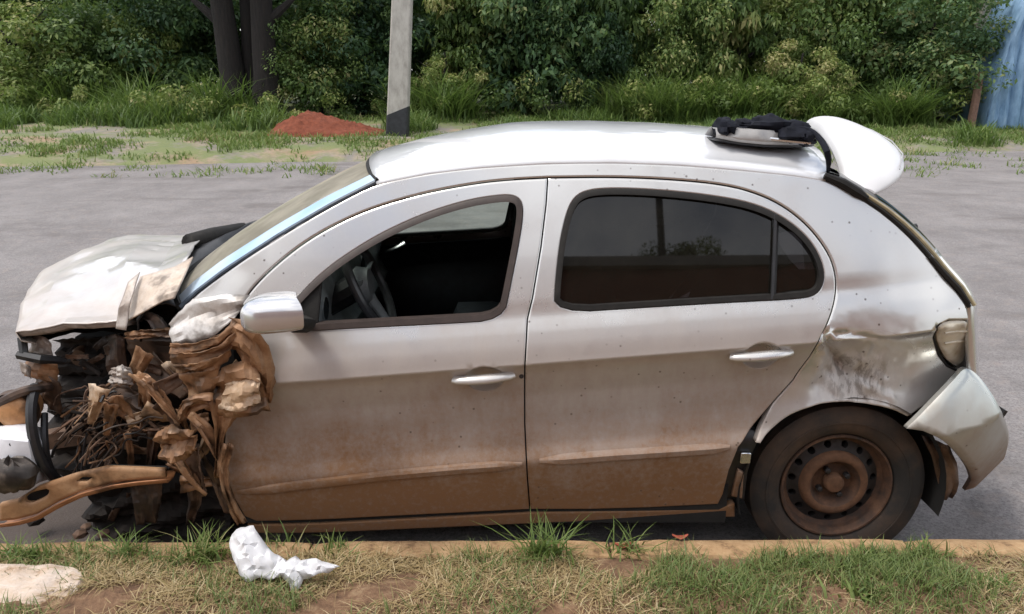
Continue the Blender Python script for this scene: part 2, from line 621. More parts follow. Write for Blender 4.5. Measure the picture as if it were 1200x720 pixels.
def leaf_mat(name, stops, hue_var=0.35, trans=0.4):
    t = NT(name)
    at = t.node('ShaderNodeAttribute', attribute_name='rnd')
    inf = t.node('ShaderNodeObjectInfo')
    f = t.math('ADD', at.outputs['Fac'], t.math('MULTIPLY', t.math('SUBTRACT', inf.outputs['Random'], 0.5), hue_var), True)
    col = t.ramp(f, stops)
    t.set(color=col, rough=0.5, spec=0.35)
    tl = t.node('ShaderNodeBsdfTranslucent')
    t.l.new(t.mix(0.5, col, (0.12, 0.19, 0.03)), tl.inputs['Color'])
    mx = t.node('ShaderNodeMixShader')
    mx.inputs[0].default_value = trans
    t.l.new(t.b.outputs[0], mx.inputs[1])
    t.l.new(tl.outputs[0], mx.inputs[2])
    t.l.new(mx.outputs[0], t.out.inputs['Surface'])
    return t.m


M['leaf_mid'] = leaf_mat('mid_green_leaves', [(0.0, (0.046, 0.090, 0.028)), (0.5, (0.121, 0.190, 0.055)), (0.82, (0.247, 0.305, 0.094)), (1.0, (0.414, 0.391, 0.172))])
M['leaf_dark'] = leaf_mat('dark_green_leaves', [(0.0, (0.031, 0.070, 0.036)), (0.5, (0.073, 0.140, 0.059)), (0.9, (0.161, 0.238, 0.087)), (1.0, (0.280, 0.294, 0.126))])
M['leaf_light'] = leaf_mat('yellow_green_leaves', [(0.0, (0.083, 0.138, 0.035)), (0.5, (0.182, 0.248, 0.066)), (0.85, (0.308, 0.341, 0.110)), (1.0, (0.440, 0.396, 0.187))])
M['grass_green'] = leaf_mat('green_grass', [(0.0, (0.065, 0.120, 0.028)), (0.55, (0.145, 0.220, 0.058)), (0.9, (0.24, 0.30, 0.10)), (1.0, (0.36, 0.33, 0.16))], 0.2)
M['grass_dry'] = leaf_mat('dry_straw_grass', [(0.0, (0.085, 0.145, 0.035)), (0.22, (0.19, 0.22, 0.075)), (0.35, (0.30, 0.22, 0.105)), (0.75, (0.43, 0.32, 0.165)), (1.0, (0.56, 0.46, 0.28))], 0.0, 0.2)
M['litter'] = plain('dead_red_leaf', (0.30, 0.07, 0.04), 0.7, 0, 0.4, 60)

# ------------------------------------------------------------------ terrain
ROAD_Z = -0.05
E0, E1 = at_z(0, 196, ROAD_Z), at_z(1200, 177, ROAD_Z)


def road_edge(x):
    k = (x - E0.x) / (E1.x - E0.x)
    return E0.y + (E1.y - E0.y) * min(max(k, -0.6), 1.6) + 0.22 * nz(x, 3.1, 0, 0.7) + 0.10 * nz(x, 9.1, 0, 2.9)


def gz(x, y):
    t_ = y - road_edge(x)
    if t_ <= 0:
        return ROAD_Z - 0.03
    z = ROAD_Z + 0.55 * (1 - math.exp(-t_ / 2.6)) + 0.012 * t_
    z += 0.06 * nz(x, y, 1.0, 0.6) * min(1, t_) + 0.03 * nz(x, y, 4.0, 2.2) * min(1, t_)
    return z - 0.03 * math.exp(-t_ * 3)


def ground_hit(u, v):
    a, b = ray(u, v)
    t_ = 10.0
    while t_ < 120:
        p = Vector((a * t_, CAM_Y + t_, CAM_Z + b * t_))
        if p.z <= gz(p.x, p.y):
            return p
        t_ += 0.05
    return p


xs = np.concatenate([[-900, -400, -160, -80, -50], np.arange(-32, 32.01, 0.5), [50, 80, 160, 400, 900]])
ys = np.concatenate([[-900, -300, -100, -30, -6, -2, 2, 6, 9, 10.5], np.arange(11, 21, 0.22), np.arange(21, 34, 1.0), [45, 80, 150, 400, 900]])
mb = MB()
mb.grid([[(x, y, gz(x, min(y, 60))) for y in ys] for x in xs])
o = mb.build('ground', M['soil'], sharp=0)
tag(o, kind='structure')
for pl in o.data.polygons:
    if pl.normal.z < 0:
        pl.flip()

# road sheet from the kerb to its ragged far edge
rx = np.concatenate([[-300, -120, -60, -40], np.arange(-30, 30.01, 0.25), [40, 60, 120, 300]])
mb = MB()
mb.grid([[(x, -0.05 + (road_edge(x) + 0.05) * k, ROAD_Z + 0.012 * math.sin(math.pi * k)) for k in (0, .02, .06, .15, .3, .5, .7, .85, .95, 1)] for x in rx])
tag(mb.build('road', M['asphalt'], sharp=0), kind='structure')

# kerb of cast concrete lengths, and the near verge behind it
def kerb_line(x):
    return -0.004 + 0.006 * x


kerb = thing('kerb', 'low brown concrete kerb running under the side of the silver car', 'kerb', (0, -0.1, 0))
x = -3.6
k = 0
while x < 3.6:
    L = 0.98
    mb = MB()
    rows = []
    for i in range(13):
        xx = x + 0.003 + (L - 0.006) * i / 12
        y1 = kerb_line(xx)
        j = lambda s: 0.006 * nz(xx * 9, s * 3.3, k)
        end = 0.008 if i in (0, 12) else 0
        rows.append([(xx, y1, -0.09), (xx, y1 + j(1) + .002, 0.092 - end), (xx, y1 - 0.012, 0.110 + j(2) - end),
                     (xx, y1 - 0.05, 0.113 + j(3) - end), (xx, y1 - 0.095, 0.110 + j(4) - end),
                     (xx, y1 - 0.108, 0.09 - end), (xx, y1 - 0.11, -0.09)])
    mb.grid(rows)
    mb.add(rows[0], [tuple(range(7))])
    mb.add(rows[-1], [tuple(range(7))])
    mb.build('kerb_stone', M['kerb'], kerb, sharp=50)
    x += L
    k += 1


def verge_z(x, y):
    d = min(1.0, max(0.0, (-0.09 - y) / 0.25))
    return 0.101 + 0.03 * d + (0.022 * nz(x, y, 2, 5) + 0.010 * nz(x, y, 5, 15)) * min(1, .35 + d * 3)


vx = np.arange(-4.0, 4.01, 0.03)
vy = np.concatenate([np.arange(-0.058, -0.8, -0.02), [-0.9, -1.2, -1.6, -2.4, -4, -7, -12]])
mb = MB()
mb.grid([[(x, y + (kerb_line(x) + 0.004 if y > -0.9 else 0), verge_z(x, y)) for y in vy] for x in vx])
tag(mb.build('verge', M['soil_near'], sharp=0), kind='structure')

# ------------------------------------------------------------------ grass blades
def blades(x, y, z, h, w, lean, rs):
    """arched three-segment blades; arrays of roots, heights, widths, leans"""
    n = len(x)
    az = rs.uniform(0, 2 * np.pi, n)
    fa = az + np.pi / 2 + rs.normal(0, 0.5, n)
    d = np.stack([np.cos(az), np.sin(az)], 1)
    s = np.stack([np.cos(fa), np.sin(fa)], 1)
    V = np.zeros((n, 8, 3))
    for i, (k, ww) in enumerate(((0, 1.0), (0.4, 0.9), (0.75, 0.6), (1.0, 0.08))):
        cx = x + d[:, 0] * lean * h * k ** 1.8
        cy = y + d[:, 1] * lean * h * k ** 1.8
        cz = z + h * (k - 0.35 * lean * k ** 2)
        for j, sg in enumerate((-1, 1)):
            V[:, i * 2 + j, 0] = cx + sg * s[:, 0] * w * ww / 2
            V[:, i * 2 + j, 1] = cy + sg * s[:, 1] * w * ww / 2
            V[:, i * 2 + j, 2] = cz
    base = np.arange(n)[:, None] * 8
    q = np.concatenate([base + np.array([[0, 1, 3, 2]]), base + np.array([[2, 3, 5, 4]]), base + np.array([[4, 5, 7, 6]])], 1)
    return V.reshape(-1, 3), q.reshape(-1, 4)


rs = np.random.default_rng(11)
n = 46000
gx = rs.uniform(-2.6, 2.6, n)
gy = -0.080 - np.abs(rs.normal(0, 0.26, n))
keep = np.array([nz(a, b, 8, 4.5) + 0.12 + 0.25 * rs.random() > 0 for a, b in zip(gx, gy)])
gx, gy = gx[keep], gy[keep]
n = len(gx)
gzv = np.array([verge_z(a, b) for a, b in zip(gx, gy)]) - 0.004
patch = np.array([nz(a, b, 3, 2.3) for a, b in zip(gx, gy)])
green = patch + 0.16 + 0.20 * (gx > 0.0) + rs.normal(0, 0.22, n) > 0.28
gh = np.where(green, rs.uniform(0.025, 0.075, n), rs.uniform(0.012, 0.05, n))
lean = np.where(green, rs.uniform(0.3, 1.1, n), rs.uniform(0.8, 2.2, n))
val = np.where(green, rs.uniform(0, 0.22, n), rs.uniform(0.3, 1.0, n))
V, Q = blades(gx, gy, gzv, gh, rs.uniform(0.0018, 0.0042, n), lean, rs)
tag(link('verge_grass', np_mesh('verge_grass', V, Q, M['grass_dry'], np.repeat(val, 3))), kind='stuff')

# taller green tufts growing along the kerb
TUFTS = [(640, 655, .17, 70, 'large bright green grass tuft by the kerb below the door gap'),
         (240, 655, .14, 75, 'dense green grass tuft by the kerb, left of the white tissue'),
         (150, 648, .12, 40, 'thin green grass tuft at the kerb below the wrecked front corner'),
         (25, 655, .11, 60, 'short green grass tuft at the kerb beside the pale stone'),
         (735, 645, .13, 35, 'small green grass tuft at the kerb, below the rear door'),
         (1085, 650, .09, 60, 'low green grass tuft at the kerb right of the rear wheel'),
         (1015, 655, .09, 45, 'low wispy grass tuft at the kerb in front of the rear wheel'),
         (395, 645, .09, 25, 'sparse grass tuft at the kerb beside the white tissue'),
         (1010, 706, .07, 26, 'broad-bladed grass tuft at the verge edge, nearest below the rear wheel'),
         (1160, 690, .06, 50, 'low green grass tuft on the verge, rightmost of the tufts'),
         (90, 645, .08, 30, 'pale green grass tuft at the kerb beneath the muddy beam'),
         (320, 640, .10, 18, 'few upright grass blades at the kerb behind the white tissue')]
for u, v, h, n, lab in TUFTS:
    c = at_z(u, v, 0.11)
    n = int(n * 1.6)
    bx, by = rs.normal(0, 0.035, n), rs.normal(0, 0.02, n)
    wide = 0.011 if 'broad' in lab else 0.0055
    V, Q = blades(bx, by, np.zeros(n) - 0.005, h * rs.uniform(0.35, 1.0, n), rs.uniform(wide * 0.6, wide * 1.25, n), rs.uniform(0.25, 1.3, n), rs)
    tag(link('grass_tuft', np_mesh('grass_tuft', V, Q, M['grass_green'], np.repeat(rs.uniform(0.3, 0.95, n), 3)), None, (c.x, c.y, verge_z(c.x, c.y))),
        lab, 'grass tuft', 'grass tufts along the kerb')

# litter leaves
for u, v, lab in ((797, 630, 'dead red leaf lying on the kerb below the rear door'), (730, 640, 'dead reddish leaf on the kerb beside the small tuft')):
    c = at_z(u, v, 0.12)
    mb = MB()
    mb.grid([[(c.x + (i - 2) * 0.013, c.y + (j - 1) * 0.012 * (1 - abs(i - 2) * 0.35), c.z + 0.006 * (i - 2) ** 2 * 0.5 - 0.006 * (j == 1)) for j in range(3)] for i in range(5)])
    tag(mb.build('dead_leaf', M['litter'], loc=c, solid=0.001), lab, 'leaf', 'dead leaves on the kerb')

# far verge grass: bright patches near the road, tall weeds at the wood's foot
def far_patch(u, v):
    """how much grass grows at this part of the far verge"""
    s = 0.0
    for cu, cv, ru, rv, k in ((60, 125, 95, 17, 1), (70, 172, 90, 11, .9), (235, 150, 75, 13, 1), (300, 165, 45, 12, .9), (430, 165, 38, 8, 1.0), (180, 183, 55, 6, .5),
                              (200, 110, 130, 18, 1.0), (1110, 155, 150, 14, 1.2), (520, 135, 130, 12, .55), (800, 140, 250, 12, 1)):
        e = ((u - cu) / ru) ** 2 + ((v - cv) / rv) ** 2
        if e < 1.6:
            s = max(s, k * min(1.0, (1.6 - e) * 0.8))
    if ((u - 380) / 75) ** 2 + ((v - 142) / 16) ** 2 < 1:
        s *= 0.08
    return s


n = 150000
fx, fy = rs.uniform(-17, 17, n), rs.uniform(11.5, 22.5, n)
zz = np.array([gz(a, b) for a, b in zip(fx, fy)])
dens = np.array([far_patch(*proj((a, b, c))) if b > road_edge(a) + 0.1 else 0 for a, b, c in zip(fx, fy, zz)])
nn = np.array([nz(a, b, 6, 1.4) for a, b in zip(fx, fy)])
keep = rs.random(n) < np.clip(dens * 1.0 + nn * 0.9 + 0.02, 0, 1)
fx, fy, zz, nn = fx[keep], fy[keep], zz[keep], nn[keep]
n = len(fx)
V, Q = blades(fx, fy, zz - 0.02, rs.uniform(0.04, 0.17, n) * (1 + nn), rs.uniform(0.015, 0.035, n), rs.uniform(0.2, 1.1, n), rs)
tag(link('roadside_grass', np_mesh('roadside_grass', V, Q, M['grass_green'], np.repeat(np.clip(rs.normal(0.55, 0.2, n) + nn * 0.25, 0, 1), 3))), kind='stuff')

n = 46000
fx, fy = rs.uniform(-19, 19, n), rs.uniform(17.2, 21.5, n)
nn = np.array([nz(a, b, 16, 0.55) for a, b in zip(fx, fy)])
px = 600 + 920 * fx / (fy + 2.5)
thin = np.clip(1.4 - np.abs(px - 410) / 90, 0, 1) * .8 + np.clip(1 - np.abs(px - 640) / 150, 0, 1) * 0.35 + np.where(px > 1010, .5, 0)
keep = (nn + 0.1 * rs.random(n) - thin > -0.05)
fx, fy, nn, px = fx[keep], fy[keep], nn[keep], px[keep]
zz = np.array([gz(a, b) for a, b in zip(fx, fy)])
n = len(fx)
V, Q = blades(fx, fy, zz - 0.02, rs.uniform(0.12, 0.55, n) * (0.8 + nn) * (1 + 0.6 * (px < 340)), rs.uniform(0.018, 0.045, n), rs.uniform(0.3, 1.1, n), rs)
tag(link('tall_weeds', np_mesh('tall_weeds', V, Q, M['grass_green'], np.repeat(np.clip(rs.normal(0.30, 0.2, n) + nn * .3, 0, 1), 3))), kind='stuff')

# cane-like growth standing in clumps before the shrubs
cl_x = np.concatenate([rs.uniform(3.0, 11.8, 44), rs.uniform(-3.2, -1.0, 7), rs.uniform(-14, -7.5, 15)])
cl_y = rs.uniform(20.2, 22.0, len(cl_x))
idx = np.repeat(np.arange(len(cl_x)), 190)
fx, fy = cl_x[idx] + rs.normal(0, 0.28, len(idx)), cl_y[idx] + rs.normal(0, 0.2, len(idx))
zz = np.array([gz(a, b) for a, b in zip(fx, fy)])
n = len(fx)
tone = rs.uniform(0.25, 0.7, len(cl_x))[idx]
V, Q = blades(fx, fy, zz - 0.03, rs.uniform(0.4, 1.7, n) * rs.uniform(.6, 1.25, len(cl_x))[idx], rs.uniform(0.018, 0.05, n), rs.uniform(0.3, 1.3, n), rs)
tag(link('cane_growth', np_mesh('cane_growth', V, Q, M['grass_green'], np.repeat(np.clip(tone + rs.normal(0, .15, n), 0, 1), 3))), kind='stuff')

# ------------------------------------------------------------------ trees and shrubs of the wood
def crown_mesh(name, mat, rad, n_cl, n_lf, leaf, seed, cl_r=(0.35, 0.75), droop=0.3, lo=0.0):
    """leaf clumps scattered through an ellipsoid (rad) whose foot is at z = lo; every leaf a small folded blade"""
    g = np.random.default_rng(seed)
    d = g.normal(size=(n_cl, 3))
    d /= np.linalg.norm(d, axis=1)[:, None]
    r = g.random(n_cl) ** 0.45
    cc = d * r[:, None] * np.array(rad)
    cc[:, 2] += rad[2] + lo
    cc = cc[cc[:, 2] > 0.1]
    n_cl = len(cc)
    cr = g.uniform(*cl_r, n_cl)
    ctone = g.normal(0, 0.24, n_cl)
    idx = np.repeat(np.arange(n_cl), n_lf)
    n = len(idx)
    ld = g.normal(size=(n, 3))
    ld /= np.linalg.norm(ld, axis=1)[:, None]
    ctr = cc[idx] + ld * (cr[idx] * g.random(n) ** 0.4)[:, None] * np.array([1.0, 1.0, 0.75])
    nrm = ld * 0.8 + g.normal(0, 0.55, (n, 3)) + np.array([0, 0, 0.45])
    nrm /= np.linalg.norm(nrm, axis=1)[:, None]
    ax = g.normal(size=(n, 3)) + ld * 0.7 - np.array([0, 0, droop * 2])
    ax -= nrm * (ax * nrm).sum(1)[:, None]
    ax /= np.linalg.norm(ax, axis=1)[:, None]
    sd = np.cross(nrm, ax)
    L = leaf * (g.uniform(0.45, 1.15, n) * (0.7 + 0.6 * g.random(n_cl)[idx]))[:, None]
    W = L * g.uniform(0.38, 0.6, n)[:, None]
    V = np.stack([ctr - ax * L * .5, ctr + sd * W * .5 + nrm * W * .12, ctr + ax * L * .5 - np.array([0, 0, 1]) * L * droop * .4, ctr - sd * W * .5 + nrm * W * .12], 1)
    Q = np.arange(n * 4).reshape(n, 4)
    val = np.clip(0.45 + ctone[idx] + g.normal(0, 0.17, n), 0, 1)
    return np_mesh(name, V.reshape(-1, 3), Q, mat, val)


CROWNS = {
    'mid': [crown_mesh('bushy_crown', M['leaf_mid'], (1.7, 1.3, 1.9), 62, 260, 0.15, s) for s in (1, 2)],
    'dark': [crown_mesh('dense_crown', M['leaf_dark'], (1.9, 1.5, 2.3), 70, 260, 0.16, s) for s in (3, 4)],
    'light': [crown_mesh('loose_crown', M['leaf_light'], (1.5, 1.1, 1.5), 48, 240, 0.14, s, (0.25, 0.55)) for s in (5, 6)],
    'vine': [crown_mesh('hanging_crown', M['leaf_mid'], (1.2, 1.0, 2.6), 70, 240, 0.17, s, (0.22, 0.5), 0.8) for s in (7, 8)],
    'tall': [crown_mesh('high_crown', M['leaf_dark'], (2.6, 2.2, 2.4), 110, 220, 0.22, s, (0.4, 0.9), 0.4) for s in (9, 10)],
}


def trunk_mb(h, r, seed, lean=0.1, limbs=4, lz=0.4):
    g = random.Random(seed)
    mb = MB()
    a = g.uniform(0, 6.28)
    pts, rr = [], []
    for i in range(8):
        k = i / 7
        pts.append((lean * h * k * math.cos(a) + 0.08 * h * nz(k * 3, seed), lean * h * k * math.sin(a) + 0.08 * h * nz(k * 3, seed + 9), h * k - 0.1))
        rr.append(r * (1.35 - 0.35 * min(1, k * 5)) * (1 - 0.6 * k))
    mb.tube(pts, rr, 9)
    for j in range(limbs):
        i = g.randint(int(lz * 7), 6)
        p = Vector(pts[i])
        b = g.uniform(0, 6.28)
        L = h * g.uniform(0.25, 0.45)
        q = [p + Vector((math.cos(b) * L * s, math.sin(b) * L * s, L * s * 0.8 + 0.1 * L * nz(s * 4, j, seed))) for s in (0, .33, .66, 1)]
        mb.tube(q, [rr[i] * .6, rr[i] * .45, rr[i] * .3, rr[i] * .1], 6)
    return mb


TRUNKS = {k: trunk_mb(h, r, s, 0.08, 5, 0.25).build('trunk_source', M['bark']) for k, h, r, s in
          (('shrub', 2.6, 0.08, 1), ('tree', 5.2, 0.17, 2))}
for tsrc in TRUNKS.values():
    COL.objects.unlink(tsrc)
used = {}


def stand(u, D):
    """point of the far ground in the direction of column u, D metres ahead"""
    x, y = ray(u, 136)[0] * D, CAM_Y + D
    return Vector((x, y, gz(x, y)))


def plant(kind, u, D, label, name='shrub', cat='shrub', scale=1.0, lift=0.0, rz=None, group='shrubs and trees at the edge of the wood'):
    D, scale = D + 4.4, scale * 1.2
    x, y, z = stand(u, D)
    root = thing(name, label, cat, (x, y, z), group)
    i = used.get(kind, 0)
    used[kind] = i + 1
    c = link('crown', CROWNS[kind][i % 2], root, (0, 0, lift))
    c.rotation_euler = (0, 0, random.uniform(0, 6.28) if rz is None else rz)
    c.scale = (scale * random.uniform(.85, 1.2), scale * random.uniform(.85, 1.1), scale * random.uniform(.8, 1.3))
    tk = 'tree' if lift > 0.8 or kind == 'tall' else 'shrub'
    t_ = link('trunk', TRUNKS[tk].data, root)
    t_.rotation_euler = (0, 0, random.uniform(0, 6.28))
    t_.scale = (scale, scale, scale)
    return root


# front rank (left to right), then the rank behind it
plant('light', 30, 19.6, 'yellow-green shrub at the far left edge of the wood', scale=1.15)
plant('mid', 105, 20.4, 'mid green shrub second from the left, beside a dark gap', scale=1.0)
plant('light', 175, 20.8, 'low loose shrub in front of the dark gap left of the tree trunks', scale=0.75)
plant('dark', 215, 21.8, 'dark shrub filling the gap just left of the tree trunks', scale=0.9)
plant('mid', 375, 19.9, 'mid green shrub between the tree trunks and the concrete pole', scale=0.85)
plant('dark', 430, 21.0, 'dark dense shrub standing just left of the concrete pole', scale=1.0)
plant('light', 520, 19.6, 'small light green shrub just right of the concrete pole', scale=0.62)
plant('vine', 555, 20.6, 'yellowish hanging creeper shrub right of the concrete pole', 'creeper', 'creeper', scale=1.0)
plant('dark', 625, 20.3, 'big dark evergreen shrub above the front door of the car', scale=1.0)
plant('vine', 700, 20.7, 'shrub with hanging leaves above the middle of the car roof', 'creeper', 'creeper', scale=1.05)
plant('dark', 690, 20.2, 'low dark shrub showing above the middle of the car roof', scale=0.6)
plant('mid', 790, 20.1, 'mid green shrub above the rear half of the car roof', scale=0.85)
plant('vine', 860, 20.6, 'creeper covered shrub behind the black debris on the roof', 'creeper', 'creeper', scale=0.95)
plant('light', 930, 19.4, 'low light green shrub above the car spoiler', scale=0.62)
plant('mid', 985, 20.8, 'bushy green shrub right above the spoiler', scale=0.95)
plant('dark', 1085, 19.7, 'dark blue-green shrub left of the brown post', scale=0.92)
plant('mid', 1155, 20.9, 'green shrub growing beside the blue tarpaulin', scale=0.95)
for i, (k, u, D, s, lf, lab) in enumerate((
        ('tall', -60, 25, 1.0, .6, 'tall dark tree behind the shrubs, leftmost in the wood'),
        ('mid', 70, 23.5, 1.35, .5, 'tall mid green tree behind the yellow-green shrub'),
        ('tall', 170, 25, 1.0, .4, 'tall dark tree behind the gap left of the tree trunks'),
        ('dark', 300, 24, 1.25, .2, 'dark tree standing behind the bare tree trunks'),
        ('tall', 400, 25, 1.0, .5, 'tall dark tree behind and left of the concrete pole'),
        ('mid', 510, 24, 1.3, .6, 'tall green tree behind and right of the concrete pole'),
        ('tall', 620, 25.5, 1.0, .5, 'tall dark tree behind the evergreen shrub in the middle'),
        ('vine', 745, 23.4, 1.35, .6, 'tall creeper hung tree behind the middle of the roof'),
        ('mid', 830, 24.5, 1.3, .4, 'tall green tree behind the roof debris'),
        ('light', 905, 23.4, 1.5, .8, 'tall light green tree behind the car spoiler'),
        ('tall', 1000, 25.5, 1.0, .6, 'tall dark tree right of the car spoiler'),
        ('mid', 1060, 23.6, 1.4, .4, 'tall green tree behind the dark blue-green shrub'),
        ('tall', 1170, 25.5, 1.0, .3, 'tall dark tree behind the blue tarpaulin'),
        ('dark', 1290, 23.5, 1.4, .2, 'dark tree at the far right end of the wood'))):
    plant(k, u, D, lab, 'tree', 'tree', scale=s, lift=lf)

# the dark trunks of the big tree on the left
p0 = stand(290, 23.6)
root = thing('tree', 'big tree with a cluster of dark bare trunks, left of the concrete pole', 'tree', p0, 'shrubs and trees at the edge of the wood')
for bu, tu, w, dy in ((275, 267, 30, 0.0), (294, 297, 20, 0.35), (311, 313, 30, -0.15)):
    D = p0.y - CAM_Y + dy
    sc_ = F / D
    pts, rr = [], []
    for i in range(10):
        k = i / 9
        u = bu + (tu - bu) * k * 1.6
        pts.append((ray(u, 90)[0] * D + 0.05 * nz(k * 5, bu), p0.y + dy + 0.05 * nz(k * 4, tu), p0.z - 0.15 + 6.0 * k))
        rr.append(w / 2 / sc_ * (1.5 - 0.5 * min(1, k * 6)) * (1 - 0.4 * k))
    MB().tube(pts, rr, 12).build('trunk', M['bark'], root)
    if dy <= 0:
        i = 4
        b = [Vector(pts[i]) + Vector((s * 0.9 * (1 if dy else -1), 0.1 * s, s * 0.75)) for s in (0, .4, .8, 1.3)]
        MB().tube(b, [rr[i] * .6, rr[i] * .45, rr[i] * .3, .02], 7).build('limb', M['bark'], root)
c = link('crown', CROWNS['tall'][0], root, (0.1, 0.4, 4.0))

# low growth under the shrubs, and looser growth in front of it on the left
for nm, rad, cx, cy, seed, mt in (('undergrowth', (17, 1.3, 0.75), 1.0, 21.6, 41, 'leaf_mid'), ('undergrowth', (6.5, 1.4, 0.55), -10.5, 20.2, 42, 'leaf_light'), ('undergrowth', (6.0, 1.0, 0.7), 7.0, 20.6, 43, 'leaf_light')):
    me = crown_mesh(nm, M[mt], rad, int(rad[0] * 9), 120, 0.13, seed, (0.2, 0.45), 0.3)
    tag(link(nm, me, None, (cx, cy, gz(cx, cy) - 0.15)), kind='stuff')

# the mass of the wood beyond
g = crown_mesh('wood', M['leaf_dark'], (30, 2.2, 5.5), 460, 150, 0.40, 31, (1.0, 1.9), 0.4)
tag(link('distant_wood', g, None, (0, 33, 0.3)), kind='stuff')

# ------------------------------------------------------------------ concrete pole, mound, post, tarpaulin
pb = stand(465, 19.6)
D = pb.y - CAM_Y
sc_ = F / D
pole = thing('utility_pole', 'leaning grey concrete utility pole with black painted foot', 'utility pole', pb)
pw, lean_x = 24 / sc_, (7 + 4.5) / sc_ / (150 / sc_)
H_P = 7.5


def pole_sec(z, s=1.0, x_off=0.0):
    w = pw * (1 - 0.035 * z) * s
    return [(pb.x + lean_x * z + dx * w / 2 + x_off, pb.y + dy * w * 0.42, pb.z + z) for dx, dy in
            ((-.88, -1), (.88, -1), (1, -.85), (1, .85), (.88, 1), (-.88, 1), (-1, .85), (-1, -.85))]


mb = MB()
zs = [-0.2, 0.3, 1, 2, 3.5, 5, H_P]
mb.add([p for z in zs for p in pole_sec(z)], [(i * 8 + k, i * 8 + (k + 1) % 8, i * 8 + 8 + (k + 1) % 8, i * 8 + 8 + k) for i in range(len(zs) - 1) for k in range(8)] + [tuple(range(48, 56))])
mb.build('shaft', M['pole'], pole)
mb = MB()
low = pole_sec(-0.05, 1.03)
top = [(p[0] + lean_x * .58, p[1], p[2] + 0.58 + 0.11 * (p[0] - pb.x) / pw * 2 * 0.9) for p in pole_sec(0.0, 1.03)]
mb.add(low + top, [(k, (k + 1) % 8, 8 + (k + 1) % 8, 8 + k) for k in range(8)])
mb.build('black_foot', M['pole_black'], pole)

m0 = stand(384, 20.0)
mb = MB()
mp_ = []
for i in range(61):
    row = []
    for j in range(33):
        a, b = (i / 60 - .5) * 2, (j / 32 - .5) * 2
        r2 = a * a + b * b
        ridge = max(0.0, 1 - abs(a + 0.38) / (0.62 if a < -.38 else 1.38)) ** 1.15 * max(0, 1 - b * b) ** .8
        hgt = 0.52 * ridge ** .8 + (0.13 * nz(a * 3.1, b * 3, 5) + .07 * nz(a * 9, b * 9) + .05 * nz(a * 21, b * 21)) * min(1, 2.5 * max(0, 1 - r2))
        x, y = m0.x + a * 1.5, m0.y + b * 0.9
        row.append((x, y, gz(x, y) - 0.04 + hgt))
    mp_.append(row)
mb.grid(mp_)
tag(mb.build('soil_mound', M['red_earth'], loc=m0, sharp=0), 'low heap of red earth on the far verge left of the concrete pole', 'soil heap')

q0 = stand(1139, 22.4)
D = q0.y - CAM_Y
mb = MB()
mb.tube([q0 + Vector((0, 0, -.1)), q0 + Vector((0.03, 0, .7)), q0 + Vector((0.05, 0, 61 / F * D))], [9 / F * D / 2 * 1.05, 9 / F * D / 2, 9 / F * D / 2 * .9], 8)
tag(mb.build('wooden_post', M['post_wood'], loc=q0, sharp=40), 'short brown wooden post standing left of the blue tarpaulin', 'post')

b0 = stand(1156, 22.4)
D = b0.y - CAM_Y
S_ = D / F
tarp = thing('tarpaulin_shelter', 'tall blue tarpaulin shelter with a sloping side at the right edge', 'shelter', b0)
mb = MB()
rows = []
for i in range(29):
    k = i / 28
    xl = b0.x + 2.6 * k
    prof = [(0, 0), (.05, .9), (.32, 2.1), (.62, 3.3), (1.2, 4.0), (1.3, 4.05), (1.4, 4.0), (2.0, 3.2), (2.6, 0)]
    h = float(np.interp(2.6 * k, [p[0] for p in prof], [p[1] for p in prof])) + 0.25
    row = []
    for j in range(15):
        zz_ = j / 14
        yy = b0.y + 0.10 * math.sin(i * 1.9 + 1.3 * math.sin(zz_ * 3)) * (1 - .5 * zz_) + 0.09 * nz(xl, zz_ * 4, 3, 2)
        row.append((xl + 0.04 * nz(i * .7, zz_ * 3), yy, b0.z - 0.2 + h * zz_))
    rows.append(row)
mb.grid(rows)
mb.build('front_sheet', M['tarp'], tarp, solid=0.01, sharp=60)
mb = MB()
mb.grid([[Vector(rows[i][-1]) + Vector((0, d * 1.0, 0.02 * nz(i, d))) for d in (0, .5, 1, 1.6, 2.2)] for i in range(29)])
mb.build('roof_sheet', M['tarp'], tarp, solid=0.01, sharp=60)
q = b0 + Vector((24 * S_, 0.9, 0))
mb = MB().box((q.x, q.y + 0.9, b0.z + 2.3), (0.42, 0.35, 5.0))
tag(mb.build('concrete_post', M['pole'], loc=(q.x, q.y + .9, b0.z), sharp=0, smooth=False), 'grey concrete post rising behind the blue tarpaulin shelter', 'post')

# ------------------------------------------------------------------ what stands behind the camera and shows in the tinted window
bld = thing('brick_building', 'dark brick building that shows only as a reflection in the tinted rear window', 'building', (0, -11.0, 0))
MB().box((-4, -12.2, 3.35), (18, 2.4, 6.7)).build('wall', M['brick'], bld, smooth=False)
MB().box((-4, -12.2, 6.8), (18.3, 2.7, 0.2)).build('roof_edge', M['coping'], bld, smooth=False)
MB().box((8.1, -12.3, 2.9), (6, 2.4, 5.8)).build('annex_wall', M['brick'], bld, smooth=False)
MB().box((8.2, -12.3, 6.0), (6.1, 2.8, 0.4)).build('annex_roof', M['coping'], bld, smooth=False)
rp = thing('street_pole', 'thin pole that shows only as a reflection in the tinted rear window', 'utility pole', (2.6, -14.5, 0))
MB().tube([(2.6, -14.5, 0), (2.75, -14.5, 13.5)], [.11, .08], 8).build('shaft', M['pole_black'], rp)
rt = thing('tree', 'small tree that shows only as a dark reflection in the tinted rear window', 'tree', (3.3, -15.0, 0))
link('crown', CROWNS['mid'][0], rt, (0, 0, 6.6)).scale = (.8, .8, .8)
MB().tube([(3.3, -15, 0), (3.3, -15, 8.5)], [.2, .1], 8).build('trunk', M['bark'], rt)


